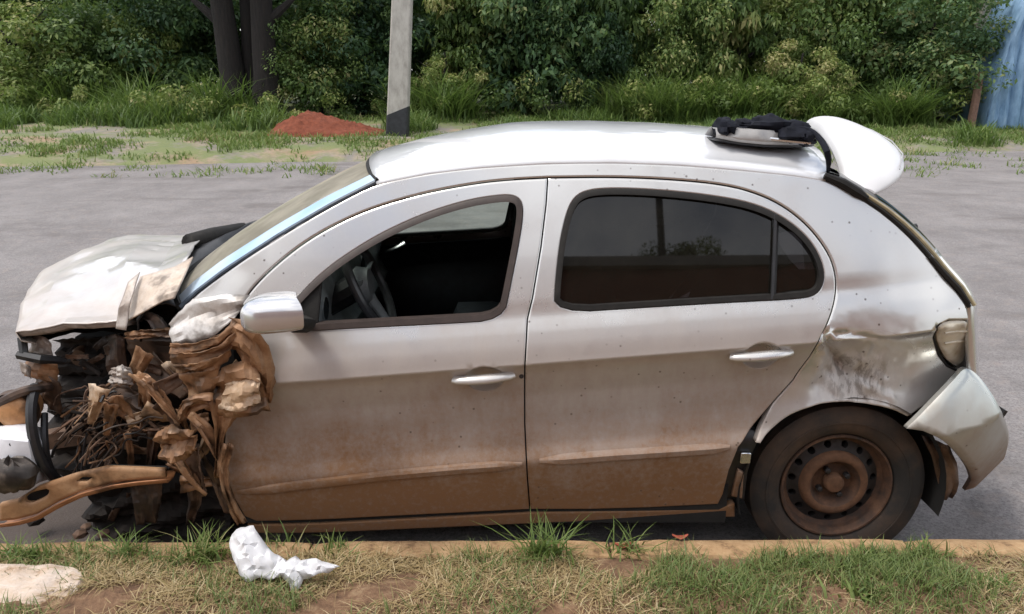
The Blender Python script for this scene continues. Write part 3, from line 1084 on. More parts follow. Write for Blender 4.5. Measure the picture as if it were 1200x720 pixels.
# ------------------------------------------------------------------ the wrecked car
car = thing('wrecked_car', 'crashed muddy silver hatchback with a torn-off front end, parked along the kerb', 'car', (0.1, 0.83, 0))
HALF = 0.83
# height of the side crease along the car, and the depth of the side at each height above or below it
CRX = [at_y(u, v, 0) for u, v in ((340, 451), (615, 427), (866, 408), (1060, 397))]
ZC_FIT = np.polyfit([p.x for p in CRX], [p.z for p in CRX], 1)


def zc(x):
    return ZC_FIT[0] * x + ZC_FIT[1]


PROF_H = [-.70, -.52, -.44, -.375, -.34, -.325, -.30, -.22, -.12, -.03, -.006, 0, .006, .05, .10, .15, .18, .62, .75]
PROF_Y = [.10, .060, .040, .026, .018, .025, .046, .062, .056, .026, .008, .002, .003, .014, .034, .058, .066, .228, .30]


_h = np.arange(-0.80, 0.80, 0.002)
_y = np.interp(_h, PROF_H, PROF_Y)
_k = np.exp(-np.linspace(-2.5, 2.5, 41) ** 2)
_ys = np.convolve(np.pad(_y, 20, mode='edge'), _k / _k.sum(), 'valid')
_w = np.clip((np.abs(_h) - 0.004) / 0.030, 0, 1)      # the crease stays crisp
_y = _y * (1 - _w) + _ys * _w


def S(x, z):
    y = float(np.interp(z - zc(x), _h, _y))
    if x > 0.95:
        y += 0.26 * (x - 0.95) ** 2
    if x < -0.55:
        y += 0.16 * (x + 0.55) ** 2
    return y


def on_S(u, v, off=0.0):
    y = 0.05
    for _ in range(12):
        p = at_y(u, v, y)
        y = S(p.x, p.z) + off
    return at_y(u, v, y)


def side(pts, off=0.0):
    return [on_S(u, v, off) for u, v in pts]


def xz(pts):
    return [(p.x, p.z) for p in side(pts)]


def offset_poly(poly, d):
    """move a closed polygon d inwards"""
    n = len(poly)
    area = sum(poly[i][0] * poly[(i + 1) % n][1] - poly[(i + 1) % n][0] * poly[i][1] for i in range(n))
    sg = 1 if area > 0 else -1
    out = []
    for i in range(n):
        a, b, c = (Vector(poly[(i + k) % n]) for k in (-1, 0, 1))
        e1, e2 = (b - a), (c - b)
        if e1.length < 1e-7 or e2.length < 1e-7:
            out.append(tuple(b))
            continue
        n1 = Vector((-e1.y, e1.x)).normalized() * sg
        n2 = Vector((-e2.y, e2.x)).normalized() * sg
        m = n1 + n2
        if m.length < 1e-3:
            m = n1
        m = m.normalized() / max(0.5, m.normalized().dot(n1))
        out.append(tuple(b + m * d))
    return out


def densify(poly, step=0.02):
    out = []
    n = len(poly)
    for i in range(n):
        a, b = Vector(poly[i]), Vector(poly[(i + 1) % n])
        k = max(1, int((b - a).length / step))
        out.extend([tuple(a.lerp(b, j / k)) for j in range(k)])
    return out


def inside(x, y, poly):
    c = False
    n = len(poly)
    for i in range(n):
        x1, y1 = poly[i]
        x2, y2 = poly[(i + 1) % n]
        if (y1 > y) != (y2 > y) and x < (x2 - x1) * (y - y1) / (y2 - y1) + x1:
            c = not c
    return c


def seg_dist(P, poly):
    """distance of every point in P from the outline"""
    P = np.asarray(P, float)
    best = np.full(len(P), 9.0)
    A = np.asarray(poly, float)
    B = np.roll(A, -1, 0)
    for a, b in zip(A, B):
        ab = b - a
        t_ = np.clip(((P - a) @ ab) / max(ab @ ab, 1e-12), 0, 1)
        best = np.minimum(best, np.linalg.norm(P - (a + t_[:, None] * ab), axis=1))
    return best


def panel(outline, holes=(), step=0.022, roll=0.0055, skirt=0.03, surf=S, off=0.0, gap=0.0023):
    """pressed sheet panel: outline in (x, z), holes cut out, rolled edges and returned flanges; gives an MB"""
    outs = [densify(offset_poly(outline, gap), 0.010)] + [densify(offset_poly(h, -gap), 0.010) for h in holes]
    pts, edges = [], []
    for lp in outs:
        o = len(pts)
        pts += lp
        edges += [(o + i, o + (i + 1) % len(lp)) for i in range(len(lp))]
    nb = len(pts)
    cand, rings = [], []
    for k, lp in enumerate(outs):
        for d in (1.05,):
            ring_ = offset_poly(lp, (d * roll) * (1 if k == 0 else -1))
            rings += [(q_, d * roll) for q_ in ring_]
    xs_ = [p[0] for p in outline]
    zs_ = [p[1] for p in outline]
    x = min(xs_)
    while x < max(xs_):
        h = -0.66
        while h < 0.75:
            z = zc(x) + h
            if min(zs_) < z < max(zs_):
                cand.append((x, z))
            h += step
        for hh in (-.325, -.34, -.006, 0.0, .006):
            cand.append((x, zc(x) + hh))
        x += step
    need = [2.2 * roll] * len(cand) + [0.85 * r_ for q_, r_ in rings]
    cand = cand + [q_ for q_, r_ in rings]
    ds = np.minimum.reduce([seg_dist(cand, lp) for lp in outs])
    for c_, d_, n_ in zip(cand, ds, need):
        if d_ > n_ and inside(c_[0], c_[1], outs[0]) and not any(inside(c_[0], c_[1], h) for h in outs[1:]):
            pts.append(c_)
    vv, ee, ff, *_ = delaunay_2d_cdt([Vector(p) for p in pts], edges, [], 0, 1e-5)
    loops = outs
    ff2 = []
    for f in ff:
        cx = sum(vv[i].x for i in f) / len(f)
        cz = sum(vv[i].y for i in f) / len(f)
        if inside(cx, cz, loops[0]) and not any(inside(cx, cz, h) for h in loops[1:]):
            ff2.append(f)
    P2 = [(v.x, v.y) for v in vv]
    dist = np.minimum.reduce([seg_dist(P2, lp) for lp in loops])
    V3 = []
    for (x, z), d in zip(P2, dist):
        e = 0.0
        if d < roll:
            q = 1 - d / roll
            e = roll * 0.8 * (1 - math.sqrt(max(0.0, 1 - q * q)))
        V3.append((x, surf(x, z) + off + e, z))
    mb = MB()
    mb.add(V3, ff2)
    nr = []
    BP = np.array([q_ for lp in loops for q_ in lp])
    BI = np.array([q_ for k_, lp in enumerate(loops) for q_ in offset_poly(lp, .001 if k_ == 0 else -.001)])
    for (x, z), d in zip(P2, dist):
        gx_ = (surf(x + .003, z) - surf(x - .003, z)) / .006
        gz2 = (surf(x, z + .003) - surf(x, z - .003)) / .006
        nv_ = Vector((gx_, -1, gz2)).normalized()
        if d < roll * 0.7:
            i_ = int(np.argmin((BP[:, 0] - x) ** 2 + (BP[:, 1] - z) ** 2))
            o_ = BP[i_] - BI[i_]
            nv_ = (nv_ + Vector((o_[0], 0, o_[1])).normalized() * .75).normalized()
        nr.append(tuple(nv_))
    mb.nrm = nr
    for lp in loops:
        n = len(lp)
        a = [(x, surf(x, z) + off + roll * 0.8, z) for x, z in lp]
        b = [(x, y + skirt, z) for x, y, z in a]
        mb.add(a + b, [(i, (i + 1) % n, n + (i + 1) % n, n + i) for i in range(n)])
    return mb


def mirror(o, parent, name=None):
    """the same part for the far side of the car"""
    me = o.data.copy()
    if 'custom_normal' in me.attributes:
        me.attributes.remove(me.attributes['custom_normal'])
    y0 = origin(parent).y
    for v in me.vertices:
        v.co.y = 2 * (HALF - y0) - v.co.y
    me.flip_normals()
    c = bpy.data.objects.new(name or o.name.split('.')[0], me)
    COL.objects.link(c)
    c.parent = parent
    for m in o.modifiers:
        k = c.modifiers.new(m.name, m.type)
        if m.type == 'SOLIDIFY':
            k.thickness, k.offset = m.thickness, m.offset
    return c


# --- outlines traced in the photograph, brought on to the side surface
GUTTER = [(200, 374), (228, 346), (265, 318), (330, 276), (390, 241), (441, 215), (500, 203), (560, 196), (640, 191), (720, 190), (800, 193), (870, 199), (930, 205), (968, 211)]
SEAM_A = [(283, 356), (300, 333), (330, 305), (362, 281), (400, 260), (440, 243), (500, 226), (560, 215), (600, 211), (642, 209)]
SEAM_C = [(642, 209), (720, 208), (790, 211), (850, 217), (890, 228), (920, 243), (945, 263), (965, 287), (977, 310), (981, 335), (977, 362), (966, 390), (950, 418), (930, 446), (905, 474), (883, 500), (866, 525), (855, 552), (848, 580), (842, 592)]
BPIL = [(642, 209), (640, 240), (634, 290), (624, 350), (618, 375), (615, 430), (615, 500), (618, 560), (621, 598)]
SEAM_A, SEAM_C = chaikin(SEAM_A, 2), chaikin(SEAM_C[:13], 2) + SEAM_C[13:]
fd_out = SEAM_A + BPIL[1:] + [(540, 602), (440, 607), (350, 611), (300, 612), (286, 606), (274, 585), (266, 555), (262, 525), (264, 495), (274, 470), (292, 440), (300, 410), (296, 380)]
fd_hole = chaikin([(336, 366), (355, 343), (385, 315), (420, 291), (455, 271), (500, 251), (545, 237), (580, 231), (600, 230), (610, 236), (612, 252), (606, 290), (597, 335), (589, 374), (520, 378), (440, 382), (370, 386), (340, 388)], 2, True)
rd_out = SEAM_C + [(760, 596), (690, 598)] + BPIL[1:][::-1]
rd_hole = chaikin([(650, 366), (652, 330), (657, 285), (665, 250), (674, 232), (690, 224), (720, 222), (770, 224), (830, 230), (880, 239), (915, 254), (942, 275), (958, 297), (965, 318), (964, 333), (957, 344), (940, 349), (860, 353), (760, 359)], 2, True)

def scoop(u, v, r=0.058, q=0.047):
    c = on_S(u, v)
    return [(c.x + r * math.cos(a), c.z + q * math.sin(a)) for a in [2 * math.pi * k / 28 for k in range(28)]]


fd = panel(xz(fd_out), [xz(fd_hole), scoop(568, 444)]).build('front_door', M['paint'], car, sharp=28)
rd = panel(xz(rd_out), [xz(rd_hole), scoop(892, 417)]).build('rear_door', M['paint'], car, sharp=28)

# body side: pillar, roof rail and quarter panel with its dent over the wheel
arch = chaikin([(1062, 488), (1040, 477), (1010, 471), (980, 470), (950, 475), (922, 487), (900, 506), (891, 520)], 2)
qp_out = chaikin(GUTTER, 2) + [(985, 218), (1002, 227), (1033, 248), (1050, 262), (1067, 278), (1085, 298), (1101, 318), (1120, 339), (1132, 356), (1137, 376), (1112, 376), (1098, 383), (1095, 396), (1101, 416), (1112, 430), (1124, 436), (1120, 446), (1106, 461), (1085, 475)] + arch \
    + [(884, 519)] + [q_ for q_ in SEAM_C[::-1] if q_[1] < 500] + SEAM_A[::-1][1:-1] + [(272, 366), (240, 392), (208, 402), (197, 392)]
_d = {k: on_S(u, v) for k, (u, v) in dict(top=(975, 378), ridge0=(962, 388), mid=(985, 430), pit=(1000, 445), low=(960, 455), arch=(1000, 478), right=(1055, 470), up=(1030, 395), rc=(1043, 398)).items()}


def dent(x, z):
    """shape of the crushed quarter panel, metres inwards"""
    def g(k, sx, sz, tilt=0.0):
        dx, dz = x - _d[k].x, z - _d[k].z
        c_, s_ = math.cos(tilt), math.sin(tilt)
        a, b = (dx * c_ + dz * s_) / sx, (-dx * s_ + dz * c_) / sz
        return math.exp(-(a * a + b * b))
    e = 0.042 * g('mid', 0.060, 0.085, -0.3) + 0.030 * g('pit', 0.035, 0.035) + 0.022 * g('low', 0.025, 0.03) - 0.016 * g('arch', 0.13, 0.022)
    # two sharp creases running out of the dent
    for k0, k1, h, w in (('ridge0', 'pit', 0.026, 0.018), ('up', 'pit', -0.012, 0.016), ('right', 'pit', -0.010, 0.02), ('ridge0', 'rc', 0.012, 0.012)):
        a, b = Vector((_d[k0].x, _d[k0].z)), Vector((_d[k1].x, _d[k1].z))
        p = Vector((x, z))
        t_ = min(max((p - a).dot(b - a) / (b - a).length_squared, 0), 1)
        dd = (p - a.lerp(b, t_)).length
        e += h * max(0, 1 - dd / w) * min(1, t_ * 5, (1 - t_) * 4 + .3)
    area = g('pit', 0.13, 0.13)
    e += area * (0.012 * nz(x, z, 3, 26) + 0.008 * abs(nz(x, z, 5, 48)))
    e += 0.004 * nz(x, z, 7, 5) * min(1, max(0, (x - 0.85) * 4))
    return e


def S_body(x, z):
    y = S(x, z)
    h = z - zc(x)
    if x > 0.75:
        # the quarter's own swell round the wheel arch
        r = math.hypot(x - WHX, z - WHZ)
        y -= 0.014 * max(0, 1 - abs(r - 0.34) / 0.09) ** 1.5 * (1 if h < -0.02 else max(0, 1 - (h + 0.02) / 0.08))
        y += dent(x, z)
    if x < -0.78:
        k = min(1, (-0.78 - x) / 0.15)
        y += k * 0.006 * nz(x, z, 1, 7)
    return y


wc = at_y(981, 571, 0.10)
WHX, WHZ = wc.x, wc.z
bs = panel(xz(qp_out), [], surf=S_body, step=0.016, roll=0.006).build('body_side', M['paint_rear'], car, sharp=24)
bs['label'] = 'dented silver body side with crushed quarter panel'

# sill under the doors
rk = panel(xz([(288, 615), (350, 614.5), (620, 601), (760, 599), (842, 596), (862, 590), (862, 607), (620, 615), (300, 626)]), []).build('sill', M['paint'], car)
# black inner edge between rear door and wheel arch, with its latch
jamb = panel(xz([(846, 590), (852, 560), (862, 530), (880, 506), (894, 512), (886, 536), (880, 560), (876, 592)]), [], off=0.028, skirt=0.05).build('door_jamb', M['black'], car)
p = on_S(873, 536, 0.02)
MB().box(p, (0.035, 0.02, 0.04)).build('latch', M['chrome'], jamb, bevel=.004)
mb = panel(xz([(858, 585), (866, 552), (874, 556), (872, 588)]), [], off=0.012)
mb.build('sill_end', M['paint'], car)


# window rubbers and panes
def ring(hole, w_out, w_in, off, depth=0.02):
    """moulding that follows a window outline"""
    hp = densify(xz(hole), 0.02)
    a, b = offset_poly(hp, -w_out), offset_poly(hp, w_in)
    n = len(hp)
    mb = MB()
    A = [(x, S(x, z) + off, z) for x, z in a]
    A2 = [(x, S(x, z) + off - 0.004, z) for x, z in offset_poly(hp, -w_out + .003)]
    B = [(x, S(x, z) + off - 0.004, z) for x, z in b]
    D_ = [(x, S(x, z) + off + depth, z) for x, z in b]
    mb.add(A + A2 + B + D_, [(k * n + i, k * n + (i + 1) % n, (k + 1) * n + (i + 1) % n, (k + 1) * n + i) for k in range(3) for i in range(n)])
    return mb


def clip(poly, x_cut, keep_left, lean=0.0):
    """cut an (x, z) polygon by a near-vertical line"""
    zref = poly[0][1]
    f = lambda p: (p[0] - (x_cut + lean * (p[1] - zref))) * (1 if keep_left else -1)
    out = []
    n = len(poly)
    for i in range(n):
        a, b = poly[i], poly[(i + 1) % n]
        fa, fb = f(a), f(b)
        if fa <= 0:
            out.append(a)
        if fa * fb < 0:
            k = fa / (fa - fb)
            out.append((a[0] + (b[0] - a[0]) * k, a[1] + (b[1] - a[1]) * k))
    return out


ring(fd_hole, 0.004, 0.016, -0.001, 0.03).build('window_seal', plain('brown_black_seal', (0.040, 0.028, 0.024), 0.6), fd, sharp=50)
ring(rd_hole, 0.003, 0.014, -0.001).build('window_seal', M['rubber'], rd, sharp=50)
rh = densify(xz(rd_hole), 0.03)
bx = on_S(908, 300).x
w1 = clip(rh, bx - 0.004, True)
w2 = clip(rh, bx + 0.004, False)
pane1 = panel(w1, [], step=0.06, off=0.012, roll=0.002, skirt=0.004, gap=-0.004).build('window_pane', M['glass_tint'], rd)
pane2 = panel(w2, [], step=0.06, off=0.012, roll=0.002, skirt=0.004, gap=-0.004).build('quarter_window', M['glass_tint'], rd)
a_, b_ = on_S(910, 252, 0.004), on_S(906, 352, 0.004)
MB().tube([a_.lerp(b_, k / 6) + Vector((0, S(a_.lerp(b_, k / 6).x, a_.lerp(b_, k / 6).z) + .006 - a_.lerp(b_, k / 6).y, 0)) for k in range(7)], 0.014, 6, flat=0.5).build('window_bar', M['black'], rd)


# handles: scooped recess with a pull across it
def handle(door, u, v, w=0.19):
    c = on_S(u, v)
    mb = MB()
    rows = []
    for i in range(9):
        r = 1 - i / 8
        rows.append([(c.x + 0.061 * r * math.cos(a), S(c.x, c.z + 0.050 * r * math.sin(a)) + 0.005 + 0.048 * (1 - r ** 2.2), c.z + 0.050 * r * math.sin(a)) for a in [2 * math.pi * k / 28 for k in range(29)]])
    mb.grid(rows)
    mb.build('handle_recess', M['paint_rear'], door, sharp=60)
    mb = MB()
    pts, rr = [], []
    for i in range(13):
        k = i / 12
        x = c.x - w * 0.52 + w * k
        pts.append((x, S(x, c.z) - 0.006 - 0.020 * math.sin(math.pi * k) ** 0.5, c.z + 0.008 + (ZC_FIT[0]) * w * (k - .5)))
        rr.append(0.0135 + 0.004 * math.sin(math.pi * k))
    mb.tube(pts, rr, 10, flat=0.62).build('door_handle', M['paint_rear'], door, sharp=60)


handle(fd, 568, 444)
p = on_S(611, 441)
MB().lathe([(.0075, .003), (.0075, -.003), (.0005, -.003)], p, 14).build('door_lock', M['black'], fd)
handle(rd, 892, 417)


# side mouldings: pressed rub strips
def moulding(door, px):
    top = [on_S(u, v) for u, v in px]
    top = resample(top, 24)
    mb = MB()
    rows = []
    n = len(top)
    for i, p in enumerate(top):
        k = i / (n - 1)
        t_ = min(1, k * 8, (1 - k) * 12)
        h = 0.030 * (0.4 + 0.6 * t_)
        rows.append([(p.x, S(p.x, p.z + s * h) - o_ * (0.35 + .65 * t_), p.z + s * h) for s, o_ in ((.55, -.002), (.42, .010), (.1, .014), (-.5, .011), (-.62, -.002))])
    mb.grid(rows)
    mb.build('side_moulding', M['paint'], door, sharp=40)


moulding(fd, [(278, 577), (350, 568), (450, 557), (540, 549), (612, 544)])
moulding(rd, [(632, 540), (720, 533), (800, 528), (855, 524)])

# door mirror
mc = at_y(322, 366, -0.10)
mb = MB()
rows = []
for i in range(15):
    k = i / 14
    x = mc.x + (k - 0.52) * 0.160
    prof_ = (math.sin(math.pi * min(1, k * 1.02 + 0.06)) ** 0.5) if k < 0.5 else 1.0 - 0.22 * ((k - .5) * 2) ** 3
    hh = 0.052 * (0.55 + 0.45 * prof_) if k > 0 else 0.03
    dd = 0.085 * (0.35 + 0.65 * prof_)
    rows.append([(x - 0.5 * max(0, k - .6) / .4 * (dd * math.cos(a) + .02), mc.y + dd * np.sign(math.cos(a)) * abs(math.cos(a)) ** 0.6, mc.z + (0.012 * (k - .5)) + hh * np.sign(math.sin(a)) * abs(math.sin(a)) ** (0.75 if math.sin(a) > 0 else 0.5)) for a in [2 * math.pi * j / 24 for j in range(25)]])
mb.grid(rows)
mir = mb.build('side_mirror', M['paint_mirror'], fd, sharp=45)
E_ = rows[-1]
MB().add([(p[0] + 0.001, p[1], p[2]) for p in E_[:-1]], [tuple(range(24))]).build('mirror_glass', M['glass_tint'], fd)
a_ = on_S(345, 378)
MB().tube([(mc.x + 0.045, mc.y + 0.04, mc.z - 0.052), (mc.x + .075, (mc.y + a_.y) / 2, mc.z - .068), (a_.x, a_.y + 0.02, a_.z - .005)], [.03, .026, .034], 10, flat=.6).build('mirror_arm', M['rubber'], fd)
# mirror sail, the black corner of the window
mb = panel(xz([(330, 372), (352, 346), (378, 322), (372, 388), (334, 390)]), [], off=0.006, skirt=0.01)
mb.build('mirror_sail', M['rubber'], fd)

# far-side doors, glass and door trims
for src, nm in ((bs, 'body_side'), (rk, 'sill')):
    m_ = mirror(src, car, nm)
fd2 = mirror(fd, car, 'front_door')
rd2 = mirror(rd, car, 'rear_door')
for ch in [c for c in rd.children if c.name.split('.')[0] in ('window_pane', 'quarter_window', 'window_seal', 'window_bar')]:
    mirror(ch, rd2)
for ch in [c for c in fd.children if c.name.split('.')[0] in ('window_seal', 'mirror_sail')]:
    mirror(ch, fd2)
hp = xz(fd_hole)
pane = panel(hp, [], step=0.06, off=0.012, roll=0.002, skirt=0.004, gap=-0.004).build('window_pane', M['glass_green'], fd)
mirror(pane, fd2)
bpy.data.objects.remove(pane)


def far_trim(door, out, nm):
    mb = panel(xz([(u, v + 9 if v < 390 else v) for u, v in out]), [], step=0.05, off=0.055, roll=0.02, skirt=0.02, gap=0.012)
    mb.nrm = None
    mb.v = [(x, 2 * HALF - y, z) for x, y, z in mb.v]
    return mb.build(nm, M['trim_dark'], door)


ft = far_trim(fd2, [(336, 386), (440, 380), (520, 376), (590, 371), (618, 375), (615, 430), (615, 500), (618, 560), (621, 595), (440, 604), (300, 608), (280, 590), (270, 550), (290, 450), (310, 400)], 'door_trim')
far_trim(rd2, [(650, 364), (760, 357), (940, 347), (970, 370), (935, 440), (890, 490), (850, 575), (700, 595), (622, 595), (616, 500), (618, 400)], 'door_trim')
h0, h1 = at_y(452, 295, 1.50), at_y(474, 285, 1.50)
MB().tube([h0, h0.lerp(h1, .4) + Vector((0, -.012, -.002)), h0.lerp(h1, .75) + Vector((0, -.012, -.002)), h1], [.008, .009, .012, .017], 8, flat=.6).build('inner_handle', M['chrome'], fd2)
a_, b_ = at_y(440, 290, 1.545), at_y(602, 279, 1.545)

# roof: crowned skin between the two gutters
gut = [on_S(u, v) for u, v in GUTTER[5:]]
gs = resample(gut, 44)
NT_ = 33
rows = []
for i, g_ in enumerate(gs):
    k = i / (len(gs) - 1)
    half = HALF - g_.y
    crown = 0.085 * (0.45 + 0.55 * min(1, k * 3.0)) * (1 - 0.25 * max(0, (k - .8) / .2))
    row = []
    for j in range(NT_):
        t_ = -1 + 2 * j / (NT_ - 1)
        bow = (1 - t_ * t_)
        x = g_.x - 0.10 * bow * (1 - k) ** 2 + 0.13 * bow * max(0, k - .6) / .4
        z = g_.z + crown * (1 - abs(t_) ** 2.6) + (0.010 if abs(t_) < 0.999 else 0)
        z -= 0.020 * math.exp(-((abs(t_) - 0.86) / 0.045) ** 2) * min(1, k * 6)
        row.append((x, HALF + t_ * half, z))
    rows.append(row)
roof_front, roof_back = rows[0], rows[-1]
ROOF = rows
roof = MB().grid(rows).build('roof', M['paint_top'], car, sharp=40)
roof.modifiers.new('thickness', 'SOLIDIFY').thickness = 0.02
# headliner
MB().grid([[(x, y, z - 0.045) for x, y, z in r[1:-1]] for r in rows[1:-1]]).build('headliner', plain('grey_headliner', (0.16, 0.16, 0.15), .9), car)

t = NT('painted_sky_reflection')
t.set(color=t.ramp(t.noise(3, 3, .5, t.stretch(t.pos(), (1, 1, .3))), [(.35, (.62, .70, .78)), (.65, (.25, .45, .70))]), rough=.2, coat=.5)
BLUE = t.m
# windscreen: bowed dusty glass between the pillars
NW = 31
ga = resample([on_S(u, v) + Vector((0, 0.012, 0.004)) for u, v in [(212, 362)] + GUTTER[1:6]], 22)
rows = []
for i, g_ in enumerate(ga):
    k = i / 21
    row = []
    for j in range(NW):
        t_ = -1 + 2 * j / (NW - 1)
        bow = 1 - abs(t_) ** 2.4
        x = g_.x - (0.16 * (1 - k) + 0.10 * k) * bow
        z = g_.z + (0.010 + 0.03 * k * (1 - k)) * bow + 0.018 * k * bow
        row.append((x, HALF + t_ * (HALF - g_.y), z))
    rows.append(row)
ws = MB().grid(rows).build('windscreen', M['glass_screen'], car, sharp=0)
WS = rows
# sky reflection beside the near pillar, painted as a pale blue band
MB().grid([[Vector(r[0]).lerp(Vector(r[1]), q) + Vector((-.003, -.004, .006)) for q in (0, .5, 1.0, 1.5)] if False else [Vector(r[j_]) + Vector((-.003, -.004, .006)) for j_ in (0, 1, 2)] for r in rows]).build('screen_sky_reflection', BLUE, ws, sharp=0)
# rubber round the screen
MB().tube([Vector(r[0]) + Vector((-.004, -0.004, 0)) for r in rows], 0.007, 6).build('screen_seal', plain('blue_grey_trim', (0.10, 0.13, 0.17), 0.25), ws)
MB().tube([Vector(p) + Vector((0, 0, .004)) for p in rows[-1]], 0.007, 6).build('screen_seal', M['rubber'], ws)
MB().tube([Vector(p) + Vector((-.006, 0, .0)) for p in rows[0]], 0.014, 6).build('screen_seal', M['rubber'], ws)
# cowl below the screen, buckled up on the far side
crow = []
for j in range(NW):
    p = Vector(rows[0][j])
    t_ = -1 + 2 * j / (NW - 1)
    lift = 0.05 * max(0, t_ + 0.2)
    crow.append([p + Vector((0.01, 0, -.01)), p + Vector((-0.05, 0, .012 + lift + .01 * nz(j * .5, 2))), p + Vector((-.11, 0, .0 + lift + .012 * nz(j * .6, 5))), p + Vector((-.15, 0, -.05 + lift * .5)), p + Vector((-.15, 0, -.12))])
MB().grid(crow).build('cowl_panel', M['black'], car, solid=0.006, sharp=50)
c0, c1, c2 = at_y(222, 286, 0.95), at_y(250, 279, 1.10), at_y(285, 270, 1.3)
MB().tube([c0 + Vector((-.008, 0, 0)), c0, c1, c2], [.02, .042, .046, .036], 12).build('cowl_seal', M['rubber'], car, sharp=0)

# hatch spoiler
sp_st = [(.255, 1.075, 1.205, 1.272), (.29, 1.085, 1.262, 1.278), (.36, 1.105, 1.34, 1.302), (.50, 1.14, 1.415, 1.340), (.68, 1.185, 1.455, 1.372), (.90, 1.235, 1.475, 1.398), (1.12, 1.285, 1.495, 1.412), (1.30, 1.32, 1.515, 1.410), (1.42, 1.345, 1.52, 1.396), (1.46, 1.36, 1.49, 1.380)]
rows = []
for y, x0, x1, z in sp_st:
    x1 -= .025
    c_ = x1 - x0
    z -= 0.03
    rows.append([(x0 + c_ * a, y, z + b) for a, b in ((0, .0), (.04, .030), (.2, .044), (.45, .048), (.7, .040), (.9, .022), (.985, .004), (1.0, -.010), (.97, -.022), (.8, -.032), (.5, -.045), (.2, -.045), (.04, -.03), (0, 0))] if True else None)
for i_ in (0, 1, -1):
    zm = rows[i_][8][2] - .004
    rows[i_] = [(a_, b_, zm + (c_ - zm) * (.35 if i_ != 1 else .8)) for a_, b_, c_ in rows[i_]]
mb = MB().grid(rows)
mb.add(rows[0][:-1], [tuple(range(13))]).add(rows[-1][:-1], [tuple(range(13))])
spo = mb.build('spoiler', M['white_gloss'], car, sharp=50)
MB().tube([Vector(r[5]).lerp(Vector(r[6]), .4) + Vector((0, 0, .0015)) for r in rows[2:-1]], .0022, 5).build('spoiler_seam', plain('grey_seam', (.38, .38, .39), .5), spo)
sub = spo.modifiers.new('smooth', 'SUBSURF')
sub.levels = sub.render_levels = 2

# tailgate with its glass, seen edge-on past the pillar
tg = [(975, 213), (1003, 228), (1033, 248), (1050, 262), (1067, 278), (1085, 298), (1101, 318), (1120, 339), (1134, 360)]
tp = resample([on_S(u, v) for u, v in tg], 18)
rows = []
for i, g_ in enumerate(tp):
    k = i / 17
    row = []
    for j in range(41):
        t_ = -1 + 2 * j / 40
        bow = 1 - abs(t_) ** 7
        row.append((g_.x + 0.012 + (0.075 + 0.045 * k) * bow, HALF + t_ * (HALF - g_.y - 0.005), g_.z + 0.020 * bow * (1 - k)))
    rows.append(row)
tail = MB().grid(rows[11:] + [[(p[0] + 0.02 * k, p[1], p[2] - 0.1 * k) for p in rows[-1]] for k in (1, 2, 3, 3.6)]).build('tailgate', M['paint_rear'], car)
tail.modifiers.new('thickness', 'SOLIDIFY').thickness = 0.02
MB().grid(rows[:12]).build('rear_window', M['glass_tint'], tail, sharp=0)
MB().tube([Vector(r[0]) + Vector((0.012, 0, 0.004)) for r in rows], 0.0065, 6).build('hatch_trim', plain('dusty_beige_trim', (0.33, 0.28, 0.17), 0.5), tail)
MB().tube([Vector(r[0]) + Vector((-.006, -0.004, 0.0)) for r in rows], 0.007, 6).build('hatch_seal', M['rubber'], tail)
MB().tube([on_S(u, v) + Vector((0.002, -.006, .004)) for u, v in ((1088, 302), (1104, 321), (1121, 339), (1134, 357))], [.006, .009, .009, .005], 6).build('hatch_seal', M['rubber'], tail)
n0 = at_y(1070, 270, 0.4)
MB().tube([n0 + Vector((-.012, 0, -.03)), n0 + Vector((0, 0, .005))], .006, 6).tube([n0 + Vector((-.012, 0, .008)), n0 + Vector((.010, 0, .012))], .012, 8).build('washer_nozzle', M['black'], tail)
# black gap strip below the spoiler corner
mb = MB().tube([on_S(u, v) + Vector((.004, -.004, .006)) for u, v in ((964, 208), (985, 217), (1003, 228), (1014, 235))], [.010, .016, .016, .009], 8)
mb.build('hatch_seal', M['rubber'], tail)

# tail light
tl = xz(chaikin([(1102, 379), (1120, 375), (1137, 377), (1141, 392), (1141, 412), (1137, 428), (1128, 434), (1114, 427), (1104, 414), (1097, 396)], 1, True))


def S_tl(x, z):
    return S(x, z) + 0.55 * max(0, x - (tl_c - .02)) ** 1.6 * 2.2


tl_c = sum(p[0] for p in tl) / len(tl)
tlo = panel(tl, [], surf=S_tl, off=-0.004, roll=0.016, step=0.012, skirt=0.05).build('tail_light', M['lens'], car)
MB().tube([(x, S(x, z) + .004, z) for x, z in offset_poly(xz([(1104, 377), (1097, 384), (1094, 396), (1100, 415), (1110, 429), (1124, 436)]) + [], 0)], .004, 6).build('lamp_seal', M['rubber'], tlo)
for v0 in (388, 400):
    MB().tube([(x, S_tl(x, z) - .006, z) for x, z in xz([(1106, v0 + 2), (1120, v0), (1136, v0 + 1)])], .0035, 6).build('lamp_rib', M['lens'], tlo)

# rear bumper, torn loose and sagging away from the body
bp = [(1064, 506), (1082, 488), (1105, 464), (1122, 446), (1134, 432), (1146, 437), (1160, 453), (1174, 475), (1184, 497), (1188, 515), (1184, 540), (1172, 560), (1150, 575), (1135, 580), (1142, 566), (1138, 553), (1124, 534), (1106, 518), (1085, 509)]
B0 = Vector((at_y(1064, 506, -0.02).x, 0))


def S_bump(x, z):
    k = (x - B0.x)
    y = -0.045 + 0.06 * k + 0.75 * max(0, k - 0.10) ** 1.8
    a, b = at_y(1110, 503, 0), at_y(1166, 483, 0.05)
    zcr = a.z + (b.z - a.z) * (x - a.x) / (b.x - a.x)
    h = z - zcr
    y += 0.36 * max(0, h) + 0.9 * max(0, h - 0.01) ** 2 + 0.30 * max(0, -h) + 0.45 * max(0, -h - .03) ** 2 + 0.004 * nz(x, z, 2, 8)
    return y


